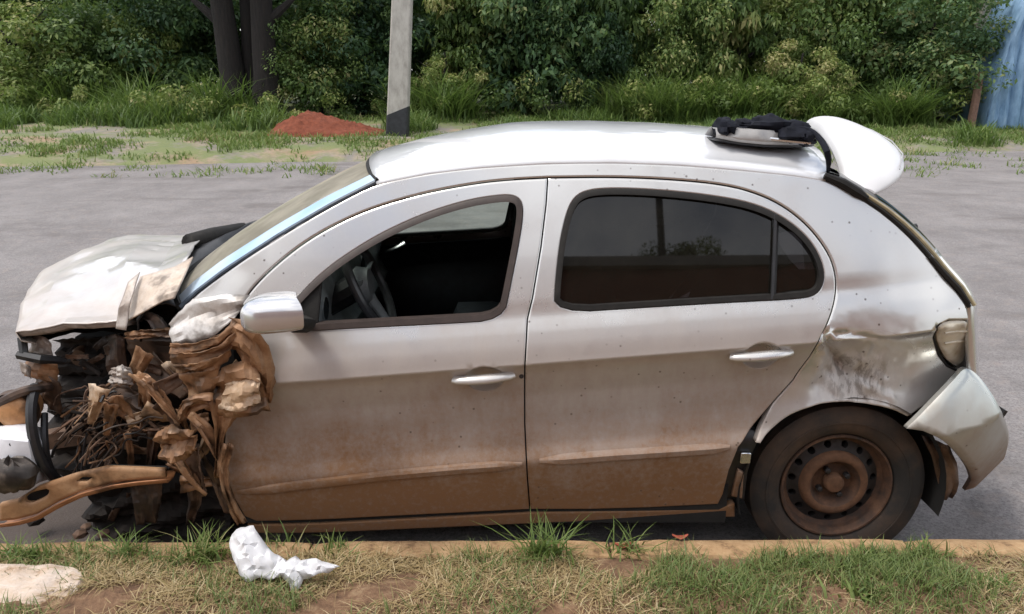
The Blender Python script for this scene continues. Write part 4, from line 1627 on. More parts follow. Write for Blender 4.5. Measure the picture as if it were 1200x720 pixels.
def xz_on(pts, surf):
    out = []
    for u, v in pts:
        y = 0.0
        for _ in range(80):
            p = at_y(u, v, y)
            y = min(0.5, max(-0.2, 0.85 * y + 0.15 * surf(p.x, p.z)))
        out.append((p.x, p.z))
    return out


bo = panel(xz_on(bp[:1] + chaikin(bp[4:14], 2) + bp[14:] if False else [bp[0]] + chaikin(bp[1:13], 2) + [bp[13]] + chaikin(bp[14:], 2), S_bump), [], surf=S_bump, step=0.016, roll=0.024, skirt=0.02).build('rear_bumper', car_paint('silver_bumper_dusty', 0.05, 0.80, 0.95, base=(.46, .49, .47)), car, sharp=30)
bo['label'] = 'torn rear bumper hanging loose at an angle'
# back face of the bumper running across the car
edge = [at_y(u, v, 0.10) for u, v in ((1143, 440), (1168, 477), (1178, 512), (1160, 556))]
rows = []
for i in range(15):
    y = 0.13 + 1.40 * i / 14
    bow = 1 - abs((y - HALF) / (HALF - .12)) ** 3
    rows.append([(p.x - .030 + 0.03 * bow - 0.13 * max(0, i / 14 - .3), y, p.z) for p in edge])
MB().grid(rows).build('bumper_back', M['paint_rear'], bo, solid=0.008)
s0 = at_y(1176, 487, .085)
MB().box(s0 + Vector((-.018, 0, 0)), (0.010, 0.04, 0.055), ry=0.45).build('bumper_slot', M['black'], bo)
# torn liner hanging behind the wheel
mb = MB()
A_ = [at_y(u, v, y) for u, v, y in ((1080, 510, .10), (1092, 535, .09), (1098, 560, .10), (1104, 587, .11))]
B_ = [at_y(u, v, y) for u, v, y in ((1112, 522, .12), (1122, 545, .10), (1124, 565, .12), (1116, 584, .13))]
A_, B_ = resample(A_, 8), resample(B_, 8)
mb.grid([[A_[i].lerp(B_[i], j / 5) + Vector((0, .02 * nz(i * .8, j * .9, 3), 0)) for j in range(6)] for i in range(8)])
mb.build('arch_liner', M['crumple_dark'], car, solid=.004)
mb = MB()
for y in (0.06,):
    rows = []
    for i in range(25):
        a = math.pi * (-0.08 + 1.16 * i / 24)
        rows.append([(WHX + 0.345 * math.cos(a), yy, WHZ + 0.345 * math.sin(a)) for yy in (0.055, .15, .30, .34)])
    mb.grid(rows)
    mb.add([(WHX, .34, WHZ)] + [r[-1] for r in rows], [(0, i + 1, i + 2) for i in range(24)])
mb.build('wheel_arch', M['under'], car)

# wheels
def wheel(cx, cy, cz, flip=1):
    w = bpy.data.objects.new('wheel', None)
    COL.objects.link(w)
    w.parent = car
    w.location = Vector((cx, cy, cz)) - car.location
    f = flip
    c = (cx, cy, cz)
    RT = cz - ROAD_Z + 0.004
    prof = [(.186, .030), (.192, .012), (.202, .0), (.222, -.010), (.240, -.013), (.2405, -.0155), (.246, -.0155), (.2465, -.013), (.276, -.010), (.296, .002), (RT - .008, .018), (RT - .001, .032), (RT, .05), (RT, .068), (RT - .007, .070), (RT - .007, .076), (RT, .078), (RT + .001, .105), (RT - .007, .107), (RT - .007, .113), (RT, .115), (RT - .002, .145), (RT - .01, .165), (.25, .185), (.20, .18), (.186, .16)]
    MB().lathe([(r, h * f) for r, h in prof], c, 72).build('tyre', M['tyre'], w, sharp=30)
    rim = MB().lathe([(r, h * f) for r, h in ((.184, .030), (.191, .010), (.189, .003), (.183, .003), (.178, .012), (.174, .030), (.170, .040), (.160, .047), (.156, .050))], c, 64).build('rim', M['rim'], w, sharp=30)
    # vent ring with a row of round holes
    lo_, N = [], 15
    outer = [(0.1575 * math.cos(2 * math.pi * k / 96), 0.1575 * math.sin(2 * math.pi * k / 96)) for k in range(96)]
    inner = [(0.118 * math.cos(2 * math.pi * k / 72), 0.118 * math.sin(2 * math.pi * k / 72)) for k in range(72)]
    loops = [outer, inner]
    for h in range(N):
        a = 2 * math.pi * (h + .25) / N
        loops.append([(0.1405 * math.cos(a) + 0.0125 * math.cos(b), 0.1405 * math.sin(a) + 0.0125 * math.sin(b)) for b in [2 * math.pi * q / 14 for q in range(14)]])
    pts, ed = [], []
    for lp in loops:
        o = len(pts)
        pts += [Vector(p) for p in lp]
        ed += [(o + i, o + (i + 1) % len(lp)) for i in range(len(lp))]
    vv, ee, ff, *_ = delaunay_2d_cdt(pts, ed, [], 0, 1e-6)
    mb = MB()
    keep = []
    for q in ff:
        x = sum(vv[i].x for i in q) / 3
        z = sum(vv[i].y for i in q) / 3
        if inside(x, z, outer) and not any(inside(x, z, l) for l in loops[1:]):
            keep.append(q)
    dep = lambda r: 0.050 - 0.012 * max(0, min(1, (0.150 - r) / 0.03))
    mb.add([(cx + v.x, cy + f * dep(v.length), cz + v.y) for v in vv], keep)
    for lp in loops[2:]:
        n = len(lp)
        mb.add([(cx + x, cy + f * dep(math.hypot(x, z)), cz + z) for x, z in lp] + [(cx + x, cy + f * .075, cz + z) for x, z in lp], [(i, (i + 1) % n, n + (i + 1) % n, n + i) for i in range(n)])
    mb.build('vent_ring', M['rim_dark'], w, sharp=40)
    MB().lathe([(r, h * f) for r, h in ((.1185, .038), (.114, .022), (.106, .014), (.094, .012), (.086, .017))], c, 56).build('wheel_disc', M['rim_mud'], w, sharp=45)
    MB().lathe([(r, h * f) for r, h in ((.086, .017), (.078, .030), (.071, .044), (.066, .050), (.030, .052))], c, 56).build('disc_recess', M['rim'], w, sharp=45)
    MB().lathe([(r, h * f) for r, h in ((.034, .047), (.033, .022), (.028, .014), (.014, .010), (0.0005, .010))], c, 28).build('hub_cap', M['rim_mud'], w)
    for k in range(4):
        a = 2 * math.pi * k / 4 + .5
        MB().lathe([(.0105, .047 * f), (.0105, .028 * f), (.006, .024 * f), (.0005, .024 * f)], (cx + .051 * math.cos(a), cy, cz + .051 * math.sin(a)), 6).build('wheel_nut', M['rim_dark'], w)
    MB().lathe([(.0005, .10 * f), (.165, .10 * f), (.170, .05 * f)], c, 40).build('brake_drum', M['under'], w)
    return w


wheel(WHX, 0.10, WHZ)
wheel(WHX, 2 * HALF - 0.10, WHZ, -1)

# floor, firewall, inner structure
MB().box((-0.10, HALF, 0.19), (1.66, 1.50, 0.14)).build('floor_pan', M['under'], car)
MB().box((1.25, HALF, 0.42), (0.60, 1.0, 0.60)).build('boot_floor', M['under'], car, bevel=.02)
MB().box((-0.93, HALF, 0.48), (0.05, 1.44, 0.76)).build('firewall', M['under'], car)
MB().tube([(WHX, 0.2, WHZ + .02), (WHX, 1.46, WHZ + .02)], .04, 8).build('rear_axle', M['under'], car)
# B pillars inside
for yy in (0.13, 2 * HALF - .13):
    MB().tube([(0.05, yy, .3), (0.03, yy + (.02 if yy < HALF else -.02), .85), (0.08, yy + (.13 if yy < HALF else -.13), 1.27)], .035, 8).build('door_pillar', M['trim_dark'], car)

# dashboard, wheel, seats
mb = MB()
rows = []
for i in range(15):
    y = 0.14 + 1.38 * i / 14
    hood_ = 0.045 * math.exp(-((y - 0.45) / 0.20) ** 2)
    rows.append([(-1.02, y, .90), (-.86, y, .925 + hood_ * .4), (-.72, y, .925 + hood_), (-.665, y, .90 + hood_), (-.64, y, .84 + hood_ * .5), (-.66, y, .74), (-.62, y, .66), (-.68, y, .52), (-.92, y, .5)])
mb.grid(rows)
MB.build(mb, 'dashboard', M['dash'], car, sharp=40)
sw = at_y(432, 333, .47)
ax = Vector((-0.80, 0, 0.0)).normalized()
e1, e2 = Vector((0, 1, 0)), Vector((-0.42, 0, 0.91))
MB().tube([sw + (e1 * math.cos(a) + e2 * math.sin(a)) * 0.182 for a in [2 * math.pi * k / 40 for k in range(41)]], 0.017, 10, caps=False).build('steering_wheel', plain('grey_wheel_rim', (.05, .052, .055), .35), car)
stw = bpy.data.objects['steering_wheel']
for a in (0.25, math.pi - .25, -math.pi / 2):
    MB().tube([sw + (e1 * math.cos(a) + e2 * math.sin(a)) * .05 + Vector((-.02, 0, 0)), sw + (e1 * math.cos(a) + e2 * math.sin(a)) * .178], [.022, .014], 8, flat=.5).build('wheel_spoke', M['dash'], stw)
MB().tube([sw + Vector((-.05, 0, -.02)), sw + Vector((-.02, 0, 0)), sw + Vector((.008, 0, 0.004))], [.05, .07, .055], 14).build('wheel_hub', M['dash'], stw, bevel=0)
MB().tube([sw + Vector((-.03, 0, 0)), Vector((-.80, .47, .72))], .05, 10).build('steering_column', M['black'], car)
MB().box((-.705, .47, .925), (.02, .26, .09), ry=-.4).build('instrument_cluster', M['glass_tint'], car, bevel=.01)
for yy in (.30, 1.0):
    MB().tube([(-.655, yy, .82), (-.64, yy, .82)], .04, 14).build('air_vent', M['chrome'] if yy < .5 else M['black'], car)
for yy in (.46, 1.20):
    st = bpy.data.objects.new('front_seat', None)
    COL.objects.link(st)
    st.parent = car
    mb = MB()
    mb.grid([[(x_ + .0, yy + w_ * .24, z_ - .03 * (1 - w_ * w_)) for w_ in (-1, -.8, -.4, 0, .4, .8, 1)] for x_, z_ in ((-.28, .42), (-.25, .50), (-.1, .50), (.1, .47), (.2, .46))])
    mb.build('seat_cushion', M['trim_dark'], st, solid=.06)
    mb = MB()
    mb.grid([[(x_ + .03 * (1 - w_ * w_), yy + w_ * q_, z_) for w_ in (-1, -.8, -.4, 0, .4, .8, 1)] for x_, z_, q_ in ((.17, .45, .23), (.22, .62, .24), (.30, .84, .23), (.34, .96, .17))])
    mb.build('seat_back', M['trim_dark'], st, solid=.07)
mb = MB().box((.95, HALF, .62), (.14, 1.2, .55), ry=.3)
mb.build('rear_seat', M['trim_dark'], car, bevel=.04)

# ------------------------------------------------------------------ bonnet, buckled and folded
hood_px = [  # rows run from the near edge to the far edge, columns from the nose to the screen
    [(19, 392, .14), (40, 388, .13), (74, 379, .12), (108, 381, .11), (140, 381, .12), (150, 374, .16), (160, 356, .17), (205, 346, .16)],
    [(20, 385, .20), (48, 378, .20), (80, 372, .20), (112, 372, .20), (138, 372, .20), (153, 352, .24), (172, 342, .24), (208, 336, .22)],
    [(22, 374, .32), (55, 358, .34), (88, 352, .36), (118, 346, .36), (140, 340, .34), (158, 332, .34), (180, 325, .36), (214, 318, .34)],
    [(26, 358, .50), (62, 337, .54), (98, 328, .56), (128, 318, .56), (148, 308, .56), (170, 312, .54), (190, 314, .54), (222, 302, .50)],
    [(33, 340, .70), (74, 318, .78), (112, 305, .80), (138, 297, .80), (158, 292, .82), (178, 295, .82), (196, 298, .80), (228, 290, .80)],
    [(52, 318, .98), (88, 302, 1.02), (120, 292, 1.05), (146, 286, 1.08), (166, 283, 1.10), (186, 284, 1.10), (206, 285, 1.10), (240, 281, 1.10)],
    [(92, 297, 1.30), (112, 289, 1.34), (132, 282, 1.36), (150, 277, 1.38), (170, 276, 1.40), (190, 277, 1.40), (212, 278, 1.40), (250, 276, 1.40)]]
Hc = np.array([[tuple(at_y(*q)) for q in r] for r in hood_px])


def densify_grid(G, m):
    """bilinear refinement"""
    a, b, _ = G.shape
    out = []
    for i in np.linspace(0, a - 1, (a - 1) * m + 1):
        i0 = min(int(i), a - 2)
        row = []
        for j in np.linspace(0, b - 1, (b - 1) * m + 1):
            j0 = min(int(j), b - 2)
            fi, fj = i - i0, j - j0
            sm = lambda q: q + 0.0 * (q * q * (3 - 2 * q) - q)
            fi, fj = sm(fi), sm(fj)
            row.append((1 - fi) * ((1 - fj) * G[i0, j0] + fj * G[i0, j0 + 1]) + fi * ((1 - fj) * G[i0 + 1, j0] + fj * G[i0 + 1, j0 + 1]))
        out.append(row)
    return out


HG = densify_grid(Hc, 6)
rows = []
for i, r in enumerate(HG):
    rows.append([(p[0], p[1], p[2] + 0.012 * nz(p[0], p[1], 1, 4.5) + 0.016 * abs(nz(p[0] * .6 + p[1] * .5, p[1], 3, 5)) + 0.005 * abs(nz(p[0], p[1], 6, 16))) for p in r])
hood = MB().grid(rows).build('bonnet', M['paint_hood'], car, sharp=9, solid=0.004)
hood['label'] = 'buckled bonnet with folded rear corner'
# hanging inner frame and rim under the nose
nose = [Vector(rows[0][j]) for j in range(len(rows[0]))]
lip = [[p + Vector((0.004, 0.004, -.002)), p + Vector((.01, .012, -.018)), p + Vector((.03, .05, -.026 + .008 * nz(i * .7, 1)))] for i, p in enumerate(nose[:31])]
MB().grid(lip).build('bonnet_lip', M['crumple_grey'], hood, solid=.003)
lip = [[Vector(r[0]) + Vector((0, 0, -.002)), Vector(r[0]) + Vector((.012, 0, -.03)), Vector(r[0]) + Vector((.06, 0, -.04))] for r in rows]
MB().grid(lip).build('bonnet_lip', M['crumple_grey'], hood, solid=.003)
# inner skin of the bonnet
MB().grid([[(p[0] + .015, p[1] + .01, p[2] - .045 - .02 * abs(nz(p[0], p[1], 8, 8))) for p in r[3:-3]] for r in rows[4:-2]]).build('bonnet_inner', M['under'], hood)
# the folded-down tan flap at the rear near corner
fl = [[(150, 376, .13), (153, 362, .16), (160, 340, .20), (166, 324, .24)], [(172, 364, .10), (172, 356, .12), (176, 338, .17), (186, 318, .24)],
      [(192, 353, .10), (194, 346, .11), (200, 330, .16), (207, 312, .24)], [(206, 349, .11), (210, 340, .12), (218, 322, .17), (227, 301, .26)]]
G = densify_grid(np.array([[tuple(at_y(*q)) for q in r] for r in fl]), 5)
MB().grid([[(p[0], p[1] - .008 + .008 * nz(p[0], p[2], 2, 14), p[2]) for p in r] for r in G]).build('bonnet_flap', muddy_metal('tan_dusty_paint', (.40, .31, .24), (.52, .43, .35), (.64, .57, .51)), hood, solid=.004, sharp=25)
gz_ = [[(138, 384, .11), (142, 360, .13), (152, 330, .2)], [(150, 386, .10), (156, 350, .14), (166, 318, .24)]]
G = densify_grid(np.array([[tuple(at_y(*q)) for q in r] for r in gz_]), 6)
MB().grid([[(p[0], p[1] - .012 + .01 * nz(p[0], p[2], 4, 20), p[2]) for p in r] for r in G]).build('bonnet_flap', M['crumple_grey'], hood, solid=.003)


# ------------------------------------------------------------------ torn sheet metal of the front corner
def sheet(name, A, B, mat, amp=0.02, folds=4, seed=0, nu=18, nv=9, thick=0.0018, parent=car, curl=0.0, sharp=17):
    """crumpled sheet stretched between two edges; edges as (u, v, depth) along the sight lines"""
    a, b = resample([at_y(*q) for q in A], nu), resample([at_y(*q) for q in B], nu)
    g = random.Random(seed)
    ph = [(g.uniform(-1, 1), g.uniform(0, 6.3), g.uniform(.6, 1.4)) for _ in range(3)]
    rows = []
    for i in range(nu):
        k = i / (nu - 1)
        row = []
        for j in range(nv):
            w = j / (nv - 1)
            p = a[i].lerp(b[i], w)
            t_ = (a[min(i + 1, nu - 1)] - a[max(i - 1, 0)])
            n = t_.cross(b[i] - a[i])
            n = n.normalized() if n.length > 1e-8 else Vector((0, -1, 0))
            if n.y > 0:
                n = -n
            d = 0
            for q, (sl, f0, am) in enumerate(ph):
                s = (w + sl * k * .8) * folds * (0.6 + .5 * q) + f0
                d += am * (abs((s % 1) - .5) * 4 - 1) * (0.55 ** q)
            d += 0.4 * nz(p.x * 14, p.y * 14, p.z * 14 + seed)
            p = p + n * (amp * 0.6 * d + curl * math.sin(math.pi * w)) + Vector((nz(i * .9, j * .8, seed), 0, nz(i * .9, j * .8, seed + 5))) * amp * 0.35
            row.append(p)
        rows.append(row)
    return MB().grid(rows).build(name, mat, parent, solid=thick, sharp=sharp)


CR, CD, CG, FW = M['crumple'], M['crumple_dark'], M['crumple_grey'], M['fender_white']
# scraped silver foot of the windscreen pillar
sheet('torn_fender', [(198, 380, .06), (225, 352, .05), (262, 345, .03), (292, 346, .02)], [(202, 404, .03), (228, 402, .0), (252, 394, -.01), (276, 372, .0)], FW, .010, 2, 1, 18, 9)
# layered tan folds sweeping up to the pillar
for s, (A, B, m) in enumerate((
        ([(198, 404, .0), (225, 404, -.03), (255, 396, -.04), (276, 376, -.02)], [(200, 414, .02), (228, 415, .0), (256, 408, -.01), (276, 392, .0)], CR),
        ([(198, 416, -.01), (228, 414, -.04), (258, 404, -.05), (278, 388, -.03)], [(204, 428, .02), (230, 426, .0), (258, 418, -.02), (276, 404, .0)], CR),
        ([(203, 428, -.01), (232, 427, -.04), (254, 418, -.05), (272, 406, -.03)], [(210, 438, .03), (236, 440, .0), (254, 434, -.01), (268, 422, .0)], CR),
        ([(212, 436, .02), (238, 436, -.02), (258, 430, -.02)], [(222, 472, .04), (236, 468, .01), (250, 462, .02)], CR),
        ([(268, 372, -.02), (284, 378, -.05), (300, 386, -.05), (316, 408, -.03), (322, 440, -.01), (320, 470, .0)], [(264, 408, -.01), (276, 412, -.02), (284, 425, -.03), (288, 440, -.03), (292, 455, -.01), (300, 478, .02)], CR),
        ([(250, 440, .01), (266, 428, -.02), (285, 424, -.04), (302, 430, -.03)], [(240, 484, .03), (262, 490, .0), (290, 490, -.03), (318, 478, .0)], CR),
        ([(262, 452, -.03), (285, 444, -.06), (304, 446, -.05)], [(258, 478, -.01), (282, 482, -.06), (306, 472, -.03)], muddy_metal('pale_scraped_fold', (.30, .18, .10), (.52, .36, .23), (.70, .62, .52))),
        ([(206, 486, .01), (214, 470, -.02), (228, 464, -.03), (250, 462, -.02)], [(216, 496, .02), (224, 482, .0), (236, 478, -.01), (250, 476, .0)], CR),
        ([(150, 440, .05), (168, 452, .02), (190, 480, .0), (208, 500, .01)], [(168, 436, .07), (186, 452, .04), (204, 478, .03), (214, 494, .04)], CR),
        ([(180, 412, .14), (206, 438, .10), (228, 452, .08)], [(160, 442, .16), (190, 456, .12), (215, 468, .10)], CD),
        ([(148, 398, .16), (175, 392, .14), (206, 392, .12)], [(158, 440, .18), (190, 444, .15), (226, 448, .12)], CD),
        ([(146, 390, .14), (175, 386, .11), (206, 384, .10)], [(148, 398, .14), (176, 396, .11), (206, 396, .10)], CR),
        ([(215, 486, .03), (230, 500, .0), (246, 530, .0), (255, 545, .02)], [(228, 482, .05), (246, 500, .03), (256, 522, .03), (260, 540, .04)], CR),
        ([(246, 468, .0), (252, 500, .0), (252, 520, .01), (251, 560, .02)], [(282, 482, .0), (266, 505, .01), (258, 530, .02), (255, 560, .03)], CR),
        ([(182, 508, -.01), (200, 498, -.04), (226, 506, -.04)], [(190, 540, .0), (206, 546, -.03), (232, 528, -.01)], CR),
        ([(190, 536, -.02), (204, 544, -.04), (216, 560, -.03), (240, 582, -.02)], [(206, 524, .0), (218, 540, -.01), (232, 560, .0), (240, 574, .0)], CR),
        ([(226, 510, .0), (234, 530, -.02), (240, 560, -.02), (240, 582, -.01)], [(214, 528, .02), (220, 545, .01), (226, 560, .01), (236, 578, .01)], CD),
        ([(262, 520, .0), (255, 545, .0), (258, 570, -.01), (268, 596, .0), (278, 614, .02)], [(274, 520, .02), (268, 548, .02), (270, 572, .01), (280, 598, .01), (290, 612, .03)], CR),
        ([(240, 548, .06), (250, 570, .05), (262, 600, .05)], [(256, 548, .07), (262, 572, .06), (276, 604, .06)], CD),
        ([(150, 566, .05), (156, 590, .03), (160, 615, .03)], [(190, 560, .06), (188, 590, .05), (184, 612, .06)], CD),
        ([(130, 432, .10), (142, 428, .06), (154, 432, .08)], [(128, 448, .10), (142, 452, .05), (156, 450, .08)], CG),
        ([(120, 395, .20), (134, 392, .17), (146, 396, .18)], [(128, 440, .20), (140, 436, .16), (150, 440, .18)], CD),
        ([(124, 450, .16), (150, 452, .10), (172, 470, .08)], [(118, 490, .16), (150, 486, .10), (176, 496, .08)], CD),
        ([(120, 380, .30), (160, 366, .24), (205, 352, .22)], [(150, 398, .32), (180, 392, .26), (206, 388, .22)], M['under']),
        ([(160, 368, .20), (172, 375, .16), (184, 395, .16)], [(172, 364, .22), (190, 372, .18), (200, 388, .18)], CG))):
    o_ = sheet('torn_metal', A, B, m, .012 if s not in (4, 5, 6, 14) else .022, (1.4, 2.0, 2.7)[s % 3], 20 + s)

CL = muddy_metal('pale_scraped_metal', (.22, .13, .07), (.42, .28, .17), (.62, .54, .45))
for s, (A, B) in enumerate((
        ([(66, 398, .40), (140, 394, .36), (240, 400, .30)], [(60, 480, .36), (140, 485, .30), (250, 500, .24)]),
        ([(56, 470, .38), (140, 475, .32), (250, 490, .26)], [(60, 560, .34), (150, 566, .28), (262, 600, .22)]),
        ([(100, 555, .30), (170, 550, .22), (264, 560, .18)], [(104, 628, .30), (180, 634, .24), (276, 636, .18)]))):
    sheet('shade_backdrop', A, B, M['engine'], .045, 4, 300 + s, 30, 18)  # dark sheets added as a backdrop, standing in for shade inside the bay
g = random.Random(21)
for i in range(34):
    u0, v0 = g.uniform(176, 262), g.uniform(395, 560)
    if i >= 22:
        u0, v0 = g.uniform(128, 215), g.uniform(440, 545)
    L, w, a = g.uniform(22, 62), g.uniform(7, 22), g.uniform(.5, 2.2) if g.random() < .7 else g.uniform(-.6, .6)
    d0 = g.uniform(.02, .10)
    ca, sa = math.cos(a), math.sin(a)
    k_ = g.uniform(-.35, .35)
    A = [(u0 + L * q * ca + k_ * L * q * q * sa, v0 + L * q * sa, d0 + .03 * q) for q in (0, .5, 1)]
    B = [(p_[0] - w * (1.2 - .7 * q) * sa, p_[1] + w * (1.2 - .7 * q) * ca, p_[2] + g.uniform(-.02, .03)) for p_, q in zip(A, (0, .5, 1))]
    sheet('torn_metal', A, B, g.choice((CR, CD, CD, CR, CL, M['engine_brown'])), .010, g.uniform(1, 2.5), 400 + i, 10, 6)

# muddy bumper beam thrown forward, with its slots
bo_ = [(-6, 594), (14, 589), (40, 573), (84, 558), (120, 550), (155, 551), (192, 552), (193, 563), (158, 566), (130, 570), (92, 580), (66, 592), (40, 607), (14, 614), (-6, 616)]
sl = [(24, 591), (30, 583), (42, 579), (53, 577), (52, 583), (44, 588), (32, 593)]
s2 = [(87, 567), (94, 563), (104, 563), (98, 567)]


def S_beam(x, z):
    return BY


BY = -0.02
mb = panel(xz_on(bo_, S_beam), [xz_on(chaikin(sl, 1, True), S_beam), xz_on(s2, S_beam)], surf=lambda x, z: BY + 0.05 * nz(x, 1, 0, 1.5) + .3 * max(0, -1.35 - x) * .2, roll=.012, skirt=.012, step=.02)
beam = mb.build('bumper_beam', M['beam'], car, sharp=35)
beam['label'] = 'muddy front bumper beam lying loose across the wreck'
low = [at_y(u, v, BY) for u, v in ((-6, 616), (14, 614), (40, 607), (66, 592), (92, 580), (130, 570), (158, 566), (193, 563))]
low = resample(low, 18)
MB().grid([[p + Vector((0, .005, 0)), p + Vector((.0, .02, -.018)), p + Vector((0, .06, -.022)), p + Vector((0, .09, -.012))] for p in low]).build('beam_flange', muddy_metal('orange_mud_beam', (.24, .10, .045), (.34, .15, .065), (.42, .20, .1)), beam, solid=.004)

bk = panel(xz_on([(u, v) for u, v in bo_], S_beam), [], surf=lambda x, z: BY + .045, roll=.004, skirt=.004, step=.05, gap=.010)
bk.build('beam_back', M['under'], beam)

# ------------------------------------------------------------------ engine bay
ra, rb = at_y(74, 396, .58), at_y(214, 600, .58)
MB().box(((ra.x + rb.x) / 2 + .03, .62, (ra.z + rb.z) / 2), (abs(rb.x - ra.x), .10, abs(ra.z - rb.z)), ry=.04).build('bay_shade_box', M['under'], car, smooth=False, bevel=.01)  # dark box added behind the wreck so the bay reads as shade
MB().box((-1.28, 0.78, 0.50), (0.46, 0.62, 0.42), rz=.1, ry=.05).box((-1.22, .72, .72), (.34, .34, .12), rz=.1).box((-1.32, .40, .42), (.30, .22, .26), rx=.2).build('engine_block', M['engine'], car, smooth=False, bevel=.03)
eb = bpy.data.objects['engine_block']
MB().tube([(-1.30, .30, .56), (-1.30, .26, .56)], .085, 18).tube([(-1.30, .26, .56), (-1.30, .25, .56)], .045, 14).build('pulley', M['engine_brown'], eb, sharp=40)
MB().tube([(-1.15, .34, .42), (-1.15, .29, .42)], .065, 18).build('pulley', M['engine'], eb, sharp=40)
for k in range(4):
    MB().tube([(-1.36 + k * .09, .66, .78), (-1.40 + k * .09, .50, .74), (-1.45 + k * .08, .42, .62)], .024, 8).build('intake_runner', M['engine'], eb)
# small dim part seen in the dark of the bay
p = at_y(92, 420, .36)
MB().lathe([(.0005, .0), (.03, .0), (.036, .012), (.036, .05)], p, 18).build('engine_cap', M['crumple_dark'], eb)
# gearbox, subframe and crushed far wing close the bay down to the road
MB().box((-1.24, .86, .16), (.62, 1.1, .28), rz=.05, ry=.04).box((-1.50, .85, .32), (.16, 1.15, .46), rz=.12, ry=.2).build('subframe', M['engine'], car, smooth=False, bevel=.03)
MB().box((-1.30, 1.50, .55), (.75, .05, .50), rz=.12).box((-1.66, 1.05, .48), (.05, .85, .42), rz=.28, ry=.2).box((-1.40, 1.15, .62), (.5, .55, .30), rz=.2).build('crushed_wing', M['under'], car, smooth=False, bevel=.01)
# inner wing and legs
MB().box((-1.1, 0.30, .45), (.55, .03, .34), ry=.2, rz=.15).build('inner_wing', M['engine'], car, smooth=False)
MB().tube([(-1.9, .25, .30), (-1.5, .30, .36), (-.95, .36, .40)], [.035, .045, .05], 4).build('chassis_rail', M['engine_brown'], car, sharp=20)
MB().tube([(-1.9, 1.3, .30), (-.95, 1.3, .40)], .05, 4).build('chassis_rail', M['engine'], car, sharp=20)
# radiator support on the nose
rsup = MB().tube([at_y(22, 416, .16), at_y(48, 421, .14), at_y(76, 423, .20)], [.015, .017, .013], 6).tube([at_y(26, 396, .18), at_y(28, 414, .16)], [.015, .014], 6)
rs_ = rsup.build('radiator_support', M['black'], car)
sheet('support_plate', [(38, 392, .20), (50, 394, .18), (60, 402, .18)], [(34, 416, .20), (48, 418, .18), (62, 420, .18)], CG, .006, 2, 71, 10, 6)
sheet('support_plate', [(30, 424, .18), (46, 424, .15), (68, 426, .16)], [(30, 440, .20), (46, 446, .16), (68, 452, .18)], M['crumple'], .010, 2, 72, 10, 6)
sheet('support_plate', [(22, 424, .14), (30, 426, .12), (36, 430, .14)], [(26, 438, .15), (32, 440, .12), (36, 444, .14)], CG, .004, 2, 73, 8, 5)
sheet('support_plate', [(40, 440, .20), (56, 440, .16), (70, 448, .16)], [(44, 470, .22), (58, 478, .18), (72, 486, .18)], CD, .012, 3, 74, 10, 6)
# black hoses looping out of the nose
MB().tube(chaikin([at_y(-14, 482, .10), at_y(8, 467, .08), at_y(30, 457, .08), at_y(52, 455, .12), at_y(64, 452, .22)], 2), .016, 8).build('hose', muddy_metal('brown_hose', (.035, .025, .02), (.07, .045, .035), (.14, .09, .06)), car)
MB().tube(chaikin([at_y(42, 452, .12), at_y(36, 475, .06), at_y(37, 505, .03), at_y(45, 535, .03), at_y(58, 556, .06), at_y(72, 566, .12)], 2), .017, 8).build('hose', M['black'], car)
MB().tube(chaikin([at_y(52, 485, .14), at_y(52, 515, .08), at_y(56, 545, .08), at_y(66, 560, .12)], 2), .012, 8).build('hose', M['black'], car)
# loose wiring
g = random.Random(5)
for i in range(60):
    u0, v0 = g.uniform(60, 130), g.uniform(470, 556)
    u1, v1 = g.uniform(110, 192), g.uniform(452, 540)
    if i % 3 == 0:
        u0, v0, u1, v1 = g.uniform(95, 130), g.uniform(535, 556), g.uniform(165, 200), g.uniform(486, 520)
    d0, d1 = g.uniform(.02, .22), g.uniform(.03, .18)
    pts = []
    for k in range(6):
        q = k / 5
        pts.append(at_y(u0 + (u1 - u0) * q + g.uniform(-9, 9), v0 + (v1 - v0) * q + g.uniform(-9, 9) - 16 * math.sin(math.pi * q), d0 + (d1 - d0) * q))
    MB().tube(chaikin(pts, 2), g.choice((.0018, .0025, .0035, .005)), 5).build('cable', g.choice((CD, M['engine_brown'], CD, M['black'], M['engine'], CR)), car)
for i in range(26):
    u0, v0 = g.uniform(62, 180), g.uniform(400, 600)
    d0 = g.uniform(.10, .34)
    L = g.uniform(14, 30)
    a = g.uniform(0, 6.28)
    A = [(u0, v0, d0), (u0 + L * math.cos(a), v0 + L * math.sin(a), d0 + .03)]
    w = g.uniform(5, 13)
    B = [(u0 - w * math.sin(a), v0 + w * math.cos(a), d0 + .03), (u0 + L * math.cos(a) - w * math.sin(a), v0 + L * math.sin(a) + w * math.cos(a), d0)]
    sheet('broken_bracket', A, B, g.choice((M['engine'], M['engine'], CD, M['engine_brown'])), .006, 2, 100 + i, 7, 5)

